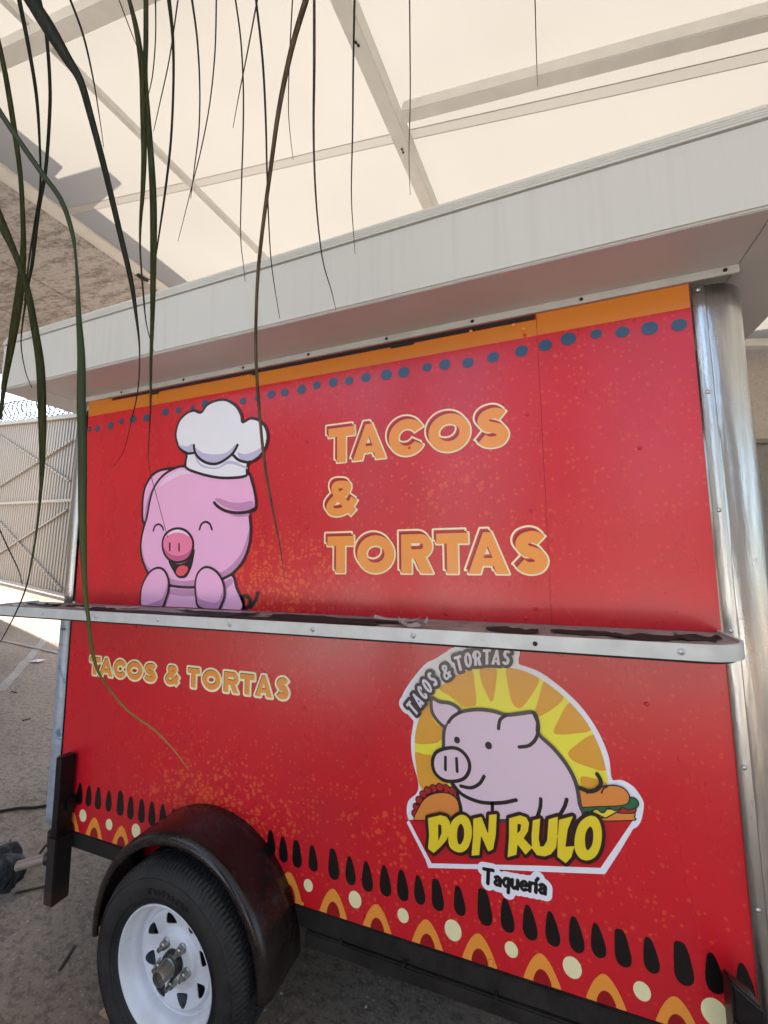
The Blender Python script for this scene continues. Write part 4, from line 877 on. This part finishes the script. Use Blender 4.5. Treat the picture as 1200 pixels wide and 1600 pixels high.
U0, U1 = -4.0, 7.0; zmid = gpt(50, 785)[1]
def ribbed(u0, u1, z0f, z1f, yb):
    vs, fs = [], []; pitch = .20; us = []
    u = u0
    while u < u1: us += [(u, 0), (u+.12, 0), (u+.135, -.022), (u+.185, -.022)]; u += pitch+.0
    us.append((u1, 0))
    for (u, y) in us: vs += [(u, yb+y, z0f(u)), (u, yb+y, z1f(u))]
    for i in range(len(us)-1): fs.append((2*i, 2*i+2, 2*i+3, 2*i+1))
    return vs, fs
zb = .10
for (lo_, hi_) in ((U0, .0), (.0, 2.4), (2.4, U1)):
    for za, zz in ((lambda u: zb, lambda u: zmid-.04), (lambda u: zmid+.04, gtop)):
        v_, f_ = ribbed(lo_, hi_, za, zz, .0); mesh('ribbed_sheet', v_, f_, M['sheet'], gate)
rail = lambda a, b, w=.07, nm='gate_rail': beam(nm, a, b, w, w, M['sheet'], gate, (0, 1, 0.001))
rail((U0, -.05, zb), (U1, -.05, zb)); rail((U0, -.05, zmid), (U1, -.05, zmid), .08); rail((U0, -.05, gtop(U0)), (U1, -.05, gtop(U1)), .12)
def gseg(p, q): 
    a = gpt(*p); b = gpt(*q); beam('gate_brace', (a[0], -.055, a[1]), (b[0], -.055, b[1]), .045, .045, M['sheet'], gate, (0, 1, 0))
for p, q in (((0, 679), (112, 752)), ((0, 762), (118, 688)), ((0, 813), (100, 922)), ((0, 866), (108, 797))): gseg(p, q)
for k in range(26):
    for (p, q) in (((0, 679), (112, 752)), ((0, 813), (100, 922)), ((0, 762), (118, 688))):
        a = gpt(*p); b = gpt(*q); t = (k+.5)/26; u = a[0]+(b[0]-a[0])*t; z = a[1]+(b[1]-a[1])*t
        o = boxes('brace_clip', [(u-.03, u+.03, -.095, -.075, z-.02, z+.02)], M['sheet'], gate, 0)
# razor wire coil along the top
vs = []; N = 900; rw_ = .34
pts = [np.array([U0+(U1-U0)*i/N, -.02+rw_*math.cos(i*2*math.pi/34), gtop(U0+(U1-U0)*i/N)+.42+rw_*math.sin(i*2*math.pi/34)]) for i in range(N)]
rz = tube('razor_wire', pts, .018, M['wire'], None, 4, False); rz.matrix_world = gate.matrix_world.copy(); tag(rz, 'coil of razor wire along the top of the tall beige gate', 'razor wire')
pts2 = [p+np.array([.25, .0, .02*math.sin(i*.7)]) for i, p in enumerate(pts)]
# ================================================================== CANOPY
nP = np.array([.1, .012, 1.]); nP /= np.linalg.norm(nP); P0 = np.array([2, 0, 4.5])
def cz(x, y, d=0): return P0[2]-((x-P0[0])*nP[0]+(y-P0[1])*nP[1])/nP[2]+d
canopy = empty('shade_canopy', (2, 0, 4.5), label='cream translucent fabric canopy on white steel beams high above the trailer', cat='canopy')
def cp(x, y, d=0): return (x-2, y, cz(x, y, d)-4.5)
def sheetm(name, x0, x1, y0, y1, d, nx=24, ny=16, sag=.0, mat='fabric'):
    vs, fs = [], []
    for j in range(ny+1):
        for i in range(nx+1):
            x = x0+(x1-x0)*i/nx; y = y0+(y1-y0)*j/ny; vs.append(cp(x, y, d+sag*math.sin(x*1.9)*math.sin(y*1.3)))
    for j in range(ny):
        for i in range(nx): k = j*(nx+1)+i; fs.append((k, k+1, k+nx+2, k+nx+1))
    return mesh(name, vs, fs, M[mat], canopy, True)
CX0, CX1, CY0, CY1 = -2.58, 9.0, -2.9, 4.15
sheetm('fabric_panel', CX0, CX1, CY0, 1.030, .0, 30, 16, .004); sheetm('fabric_panel', CX0, CX1, 1.090, CY1, -.0, 30, 16, .004); sheetm('welded_seam', CX0, CX1, 1.023, 1.095, -.002, 30, 1, .004, 'fabseam')
def cpx(px, py, d):                         # where a traced beam mark meets the plane d below the fabric
    o, dr = ray(px, py); o = tw(o); dr = MT @ dr; q = P0+nP*d; t = np.dot(nP, q-o)/np.dot(nP, dr); return o+dr*t
def cbeam(a, b, w, d, ya=None, yb=None, xa=None, xb=None):
    p, q = cpx(*a, d), cpx(*b, d); u = q-p
    k = 1 if ya is not None else 0; lo_, hi_ = (ya, yb) if k else (xa, xb)
    e0 = p+u*((lo_-p[k])/u[k]); e1 = p+u*((hi_-p[k])/u[k]); off = np.array([2, 0, 4.5]); beam('canopy_beam', e0-off, e1-off, w, w, M['beam'], canopy, tuple(nP)); return e0, e1
cbeam((10, 2), (411, 400), .045, -.04, ya=-2.85, yb=4.1)
e3, _ = cbeam((540, 5), (671, 318), .095, -.06, ya=-2.85, yb=4.1)
cbeam((646, 172), (1200, 26), .075, -.11, xa=1.17, xb=8.9)
cbeam((12, 82), (190, -2), .085, -.11, xa=-2.45, xb=.93)
for (x0, x1, y) in ((1.1, 8.9, -2.75), (-2.5, 8.9, 4.0)): beam('canopy_beam', cp(x0, y, -.09), cp(x1, y, -.09), .085, .085, M['beam'], canopy, tuple(nP))
for (a, b) in (((3.4, -2.85), (3.9, 4.1)), ((5.9, -2.85), (6.3, 4.1))): beam('canopy_beam', cp(*a, -.06), cp(*b, -.06), .095, .095, M['beam'], canopy, tuple(nP))
for px, py in ((556, 66), (560, 71), (628, 233), (630, 238)):
    q = cpx(px, py, -.109)-np.array([2, 0, 4.5]); boxes('beam_bolt', [(q[0]-.006, q[0]+.006, q[1]-.006, q[1]+.006, q[2]-.004, q[2]+.004)], M['gap'], canopy, 0)
# posts of the canopy, outside the picture
for x, y in ((8.5, -2.8), (8.5, 3.9), (4.6, -2.8)): beam('canopy_post', (x-2, y, -4.5), (x-2, y, cz(x, y, -.1)-4.5), .12, .12, M['beam'], canopy, (1, 0, 0))
# ================================================================== NEIGHBOURING BUILDING (concrete porch slab)
SZ = 4.945
bld = empty('concrete_building', (-5, 0, 0), label='old concrete building with stained porch slab above the yard at the left', cat='building')
def bb(name, x0, x1, y0, y1, z0, z1, mat, bev=.01): return boxes(name, [(x0+5, x1+5, y0, y1, z0, z1)], M[mat], bld, bev)
SY = 3.55
bb('porch_slab', -4.05, -2.66, -3.2, SY, SZ, SZ+.22, 'oldconc'); bb('porch_slab', -5.35, -4.07, -3.2, SY, SZ, SZ+.22, 'oldconc'); bb('porch_slab', -10.5, -5.38, -3.2, SY-.02, SZ, SZ+.22, 'oldconc')
bb('slab_joint_fill', -4.075, -4.045, -3.2, SY-.03, SZ+.02, SZ+.2, 'oldconc', 0); bb('slab_joint_fill', -5.385, -5.345, -3.2, SY-.03, SZ+.02, SZ+.2, 'oldconc', 0)
bb('gutter', -2.655, -2.44, -3.2, SY, SZ-.03, SZ+.02, 'beam', .008); bb('gutter_lip', -2.66, -2.635, -3.2, SY, SZ-.05, SZ-.028, 'oldconc', .003)
bb('upper_wall', -10.4, -2.60, -3.1, .86, SZ+.23, SZ+1.15, 'wallp'); bb('upper_wall', -10.4, -3.0, .86, 3.0, SZ+.23, SZ+1.5, 'wallp'); bb('parapet_block', -3.4, -2.59, 1.02, 1.20, SZ+.24, SZ+1.75, 'wallp')
bb('shade_wall', -10.9, -10.6, -2.5, 4.45, 0, 14, 'wallp'); bb('column', -9.9, -9.6, .6, .9, 0, SZ, 'wallp'); bb('back_wall', -10.2, -2.7, -3.1, -2.9, 0, SZ, 'wallp')  # the tall wall at far left is added out of view to block the sun
# a dark torn patch beside the gutter
mp_ = HW(218, 428, 2, SZ-.01); tv = [(mp_[0]+5+a, mp_[1]+b, SZ-.012-abs(c)) for a, b, c in ((-.09, -.10, 0), (.02, -.08, .01), (.05, .02, .03), (.08, .16, .01), (-.02, .12, .02), (-.06, .02, .03))]
mesh('torn_patch', tv, [(0, 1, 2, 5), (5, 2, 3, 4)], M['gap'], bld)
# wall behind the trailer on the right
wr = empty('rear_building', (6, 4.2, 0), label='beige plastered wall with a ledge behind the metal corner post', cat='building')
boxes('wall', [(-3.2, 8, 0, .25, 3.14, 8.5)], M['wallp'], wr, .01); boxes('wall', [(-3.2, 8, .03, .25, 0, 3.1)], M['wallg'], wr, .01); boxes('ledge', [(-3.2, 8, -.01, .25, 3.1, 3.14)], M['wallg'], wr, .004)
# unseen walls added behind the viewer, gaps and tones shaped for the wrap's reflections
fw = empty('reflection_walls', (1, -9.5, 0), label='added unseen walls behind the viewer, shaped for reflections in the panels', cat='building')
boxes('wall', [(.3, 2.3, 0, .3, 0, 9.0), (-12, -4.0, 0, .3, 0, 6.5), (4.9, 16, 0, .3, 0, 8.0)], M['brick'], fw, .01); boxes('low_wall', [(-3.98, .28, 0, .2, 0, 1.2), (2.32, 4.88, 0, .2, 0, 1.0)], M['whitewall'], fw, .01)
# ================================================================== SMALL THINGS
cab = [HW(0, 1268, 2, .006), HW(30, 1263, 2, .006), HW(78, 1258, 2, .006)]; cab = [cab[0]+(cab[0]-cab[1])*3]+cab+[cab[2]+(cab[2]-cab[1])*2+np.array([0, .2, 0])]
cpnts = [(p[0], p[1], .008) for p in cr([c_[:2] for c_ in cab], False, 8)]
tag(tube('cable', cpnts, .008, M['scrapd'], None, 8), 'black cable lying across the concrete behind the left corner post', 'cable')
# pipe wrapped in black cloth
pj = tw((.02, -.04, -.10)); pe = HW(40, 1350, 2, pj[2]-.02); pd = (pe-pj)/np.linalg.norm(pe-pj)
pp = empty('tow_pipe', tuple(pj), label='short tan steel pipe sticking out left of the black jack post', cat='pipe')
tube('pipe', [(0, 0, 0), tuple(pd*.13)], .019, M['pipe'], pp, 16); tube('collar', [tuple(-pd*.004), tuple(pd*.018)], .026, M['rusty'], pp, 12)
# bunched cloth
bm = bmesh.new(); bmesh.ops.create_icosphere(bm, subdivisions=5, radius=1)
cc = HW(14, 1352, 2, .11)
from mathutils import noise as mn
for v in bm.verts:
    p = v.co.copy(); n1 = mn.noise(Vector((p.x*1.1, p.y*1.1, p.z*1.1))); n2 = 1-abs(mn.noise(Vector((p.x*1.2+5+p.z*1.2, p.y*2.6, p.z*3.0))))*1.6; n3 = mn.noise(p*9)
    k = 1+.35*n1+.30*(n2-.6)+.05*n3
    v.co = Vector((p.x*.155*k, p.y*.080*k, p.z*.050*k*(1-.45*max(0, -p.x)))); v.co.z += .012*math.sin(v.co.x*36)
me = bpy.data.meshes.new('cloth'); bm.to_mesh(me); bm.free()
cl = link('cloth_bundle', me, M['cloth'], None, True); cl.data.transform(Matrix.Scale(.78, 4)); cl.location = (cc[0]-.02, cc[1], .10); cl.rotation_euler = (0, .25, -.35)
tag(cl, 'crumpled black cloth bundled round the end of the tan pipe', 'cloth')
gs2 = tube('green_stripe', [(-.10, -.062, .035), (-.085, -.080, .015), (-.06, -.084, -.012), (-.055, -.078, -.04)], .005, M['clothg'], cl, 6)
ck = HW(158, 1588, 2, .0); wdg = mesh('wheel_chock', [], [], M['wood']); bm = bmesh.new()
q = [(-.05, -.045, 0), (.05, -.045, 0), (.05, .045, 0), (-.05, .045, 0), (-.035, -.04, .012), (.05, -.04, .07), (.05, .04, .065), (-.03, .04, .012)]; vv = [bm.verts.new(v) for v in q]
for f in ((3, 2, 1, 0), (4, 5, 6, 7), (0, 1, 5, 4), (1, 2, 6, 5), (2, 3, 7, 6), (3, 0, 4, 7)): bm.faces.new([vv[i] for i in f])
bmesh.ops.bevel(bm, geom=list(bm.edges), offset=.006, segments=2, affect='EDGES'); bm.to_mesh(wdg.data); bm.free(); wdg.location = (ck[0]+.03, ck[1]+.04, .001)
tag(wdg, 'pale wooden wedge jammed on the ground against the tyre', 'wheel chock')
pc = HW(56, 1035, 2, .0)
tag(mesh('paper_scrap', [(pc[0]-.06, pc[1]-.05, .014), (pc[0]+.07, pc[1]-.02, .02), (pc[0]+.06, pc[1]+.08, .03), (pc[0]-.05, pc[1]+.05, .015), (pc[0]+.0, pc[1]+.01, .04)], [(0, 1, 4), (1, 2, 4), (2, 3, 4), (3, 0, 4)], M['paper']), 'crumpled white paper scrap on the concrete beyond the left corner', 'litter')
for i, (px, py, l) in enumerate(((22, 1082, .05), (41, 1125, .03), (15, 1320, .04), (52, 1390, .07), (105, 1498, .05))):
    p = HW(px, py, 2, 0); 
    tag(boxes('twig', [(-l, l, -.005, .005, .001, .008)], M['leafr'], None, .001), ['dry twig on the far left concrete below the pavement joint', 'short dry twig left of the film covered post', 'dark twig lying on the ground near the cable', 'thin twig on the ground left of the jack post foot', 'dark twig on the ground left of the tyre'][i], 'twig', 'dry twigs on the ground')
    o = bpy.data.objects[-1] if False else [ob for ob in COL.objects if ob.name.startswith('twig')][-1]; o.location = (p[0], p[1], 0); o.rotation_euler = (0, 0, i*1.3)
# ================================================================== HANGING LEAVES (a tall potted palm beside the viewer)
crown = np.array([1.02, -1.62, 3.05])
palm = empty('drooping_palm', (crown[0], crown[1], 0), label='palm with long thin drooping leaves hanging in front of the trailer', cat='palm')
co_ = np.array([crown[0], crown[1], 0])
tube('trunk', [np.array([.0, 0, 0]), np.array([.02, .0, 1.2]), np.array([-.01, .01, 2.3]), np.array([0, 0, 3.05])], .07, M['bark'], palm, 14, radii=[.17, .10, .075, .085])
LEAVES = [  # traced midline (px, py, width px), distance from the viewer, material
 (.62, 'leafd', [(48, 0, 22), (75, 42, 24), (104, 90, 18), (125, 125, 13), (140, 175, 11), (165, 270, 10), (190, 375, 9), (205, 440, 8), (213, 495, 5), (218, 545, 2.5), (216, 605, 2), (206, 655, 1.6), (193, 705, 1), (176, 730, .7)]),
 (.66, 'leaf', [(0, 75, 7), (10, 125, 8), (22, 200, 8), (32, 275, 7), (36, 350, 7), (36, 400, 9), (31, 453, 12), (24, 501, 12), (16, 549, 10), (7, 600, 7), (0, 656, 5)]),
 (.70, 'leafd', [(30, 0, 7), (45, 75, 6), (57, 150, 5), (62, 225, 3.5), (63, 290, 3), (55, 345, 3), (45, 410, 2.5), (38, 470, 1.5)]),
 (.72, 'leafd', [(62, 0, 6), (72, 50, 5.5), (78, 130, 5), (77, 190, 5), (71, 268, 5), (60, 329, 5.5), (51, 407, 5), (45, 440, 4), (36, 500, 2.4), (33, 539, 1.8), (40, 581, 1.4), (50, 606, 1)]),
 (.55, 'leafg', [(0, 175, 9), (30, 220, 9), (65, 270, 9), (95, 312, 8.5), (112, 360, 7), (118, 400, 4), (121, 440, 5.5), (123, 493, 8), (127, 560, 12), (127, 640, 13.5), (129, 700, 13.5), (129, 812, 12.5), (133, 925, 7.5), (138, 965, 6), (142, 1005, 6), (150, 1040, 4.5), (162, 1065, 3.2), (185, 1095, 3), (205, 1115, 3), (240, 1140, 2.8), (270, 1170, 2), (295, 1203, 1)]),
 (.60, 'leaf', [(0, 345, 16), (25, 400, 10), (42, 450, 10), (53, 507, 11), (63, 573, 12.5), (66, 653, 12), (66, 717, 8.5), (63, 775, 4.5), (57, 830, 3.2), (49, 880, 2.6), (40, 920, 2.4), (26, 955, 2.2), (9, 988, 1.8), (0, 1004, 1.4)]),
 (.64, 'leaf', [(202, 0, 7), (214, 50, 9), (222, 110, 10), (224, 180, 10), (225, 240, 9), (223, 300, 7), (220, 340, 5), (219, 390, 3), (224, 460, 3), (229, 507, 1.8), (240, 549, 1.2)]),
 (.67, 'leaf', [(228, 0, 8), (228, 60, 8), (227, 120, 8), (231, 180, 9), (235, 233, 10), (239, 300, 11), (240, 367, 11), (239, 447, 9), (238, 500, 7), (236, 560, 5), (235, 640, 3), (232, 700, 1.5), (233, 730, 1.1), (246, 780, 1), (262, 840, .8)]),
 (.75, 'leafd', [(110, 0, 4), (130, 55, 3.6), (145, 120, 2.6), (155, 180, 1.6), (162, 230, 1)]),
 (.70, 'leafd', [(264, 0, 7), (270, 60, 5), (271, 130, 4), (267, 220, 3.8), (258, 300, 3.6), (248, 370, 2.6), (240, 425, 1.2)]),
 (.8, 'leafd', [(243, 0, 2.4), (243, 60, 2), (238, 120, 1.8), (229, 158, 1)]), (.8, 'leafr', [(278, 0, 2.4), (265, 90, 2), (250, 160, 1.6), (240, 205, 1)]),
 (.72, 'leafd', [(300, 0, 4), (308, 60, 3.2), (312, 130, 2.6), (311, 200, 2.2), (304, 260, 1.8), (298, 310, 1)]), (.75, 'leafd', [(338, 0, 2.6), (336, 80, 2.4), (328, 160, 2), (315, 230, 1.8), (300, 290, 1.5), (285, 350, 1), (278, 377, .8)]),
 (.75, 'leafd', [(368, 0, 3), (376, 60, 2.8), (380, 130, 2.6), (380, 200, 2.6), (377, 300, 2.2), (376, 370, 1.6), (381, 420, 1.2), (383, 440, .8)]), (.8, 'leafr', [(402, 0, 2.6), (385, 90, 2.2), (373, 150, 1.6), (364, 200, 1)]),
 (.70, 'leafd', [(400, 0, 4), (410, 90, 4), (415, 180, 3.6), (417, 260, 3), (420, 350, 2.2), (425, 420, 1.8), (437, 497, 1)]),
 (.42, 'leafb', [(478, 0, 10), (456, 75, 9), (436, 170, 8), (422, 270, 7), (410, 360, 6.5), (403, 430, 6), (400, 500, 5.5), (400, 560, 5.5), (405, 640, 5.5), (413, 720, 5), (425, 790, 4), (437, 850, 2.5), (445, 905, 1.2)]),
 (.8, 'leafr', [(457, 0, 2.4), (452, 100, 2), (451, 180, 1.5), (458, 250, .9)]), (.7, 'leafr', [(491, 0, 5), (491, 100, 5), (490, 200, 4), (492, 280, 3.4), (497, 350, 2.8), (505, 410, 2.2), (518, 455, 1.6), (525, 485, .9)]),
 (.72, 'leafd', [(554, 0, 4), (552, 100, 3.4), (551, 200, 2.8), (549, 300, 2), (552, 360, 1.4), (555, 397, .8)]), (.75, 'leafd', [(640, 0, 2.4), (641, 150, 2), (639, 240, 1.4), (641, 305, .8)]), (.75, 'leafr', [(836, 0, 2), (838, 80, 1.6), (840, 135, .9)]),
 (.8, 'leafr', [(-14, 800, 2), (0, 829, 2), (14, 859, 2), (29, 891, 1.6), (35, 914, 1)]), (.8, 'leafr', [(186, 0, 2), (203, 45, 1.6), (216, 78, .9)])]
for li, (dist, mt, tr) in enumerate(LEAVES):
    T = cr([(a, b, c) for a, b, c in tr], False, 5); pts, wid = [], []
    for i, (px, py, w) in enumerate(T):
        o, d = ray(px, py); f = i/len(T); dd = dist*(1+.05*f)
        pts.append(tw(o+d*dd)); wid.append(max(w*.88, .7)*dd/F_)
    # carry the blade up and over to the crown
    p0 = pts[0]; dirv = pts[0]-pts[1]; dirv /= np.linalg.norm(dirv)+1e-9; top = crown+np.array([.02*(li % 5-2), .02*(li % 3-1), .06]); ex = []
    mid1 = p0+dirv*.35; mid1[2] = max(mid1[2], p0[2]+.25); mid2 = (mid1+top)/2; mid2[2] = max(top[2], mid1[2])+.28
    B = [p0, mid1, mid2, top]
    for t in np.linspace(1, 0, 16, endpoint=False): ex.append((1-t)**3*B[0]+3*(1-t)**2*t*B[1]+3*(1-t)*t*t*B[2]+t**3*B[3])
    w0 = wid[0]; wid = list(np.linspace(max(w0, .007), w0, 16))+wid; pts = ex+pts; pts = np.array(pts)
    Tn = np.gradient(pts, axis=0); Tn /= np.linalg.norm(Tn, axis=1)[:, None]+1e-9; vs, fs = [], []
    for p, t, w in zip(pts, Tn, wid):
        view = p-cw; view /= np.linalg.norm(view); s_ = np.cross(t, view); s_ /= np.linalg.norm(s_)+1e-9; tw_ = .25*math.sin(li*1.7+p[2]*2.0); nrm = np.cross(s_, t); s_ = s_*math.cos(tw_)+nrm*math.sin(tw_); nrm = np.cross(s_, t)
        w = w/max(.6, math.cos(tw_)); q = p-co_
        vs += [q-s_*w/2, q+nrm*w*.28, q+s_*w/2, q+nrm*w*.22+s_*0]
    for i in range(len(pts)-1):
        a = i*4; b = a+4; fs += [(a, a+1, b+1, b), (a+1, a+2, b+2, b+1), (a+2, a+3, b+3, b+2), (a+3, a, b, b+3)]
    o = mesh('leaf', vs, fs, M[mt], palm, True)
    if mt == 'leafg': o['label'] = 'broad leaf turning yellow towards its curled tip'
    if mt == 'leafb': o['label'] = 'dry brown leaf nearest the viewer'
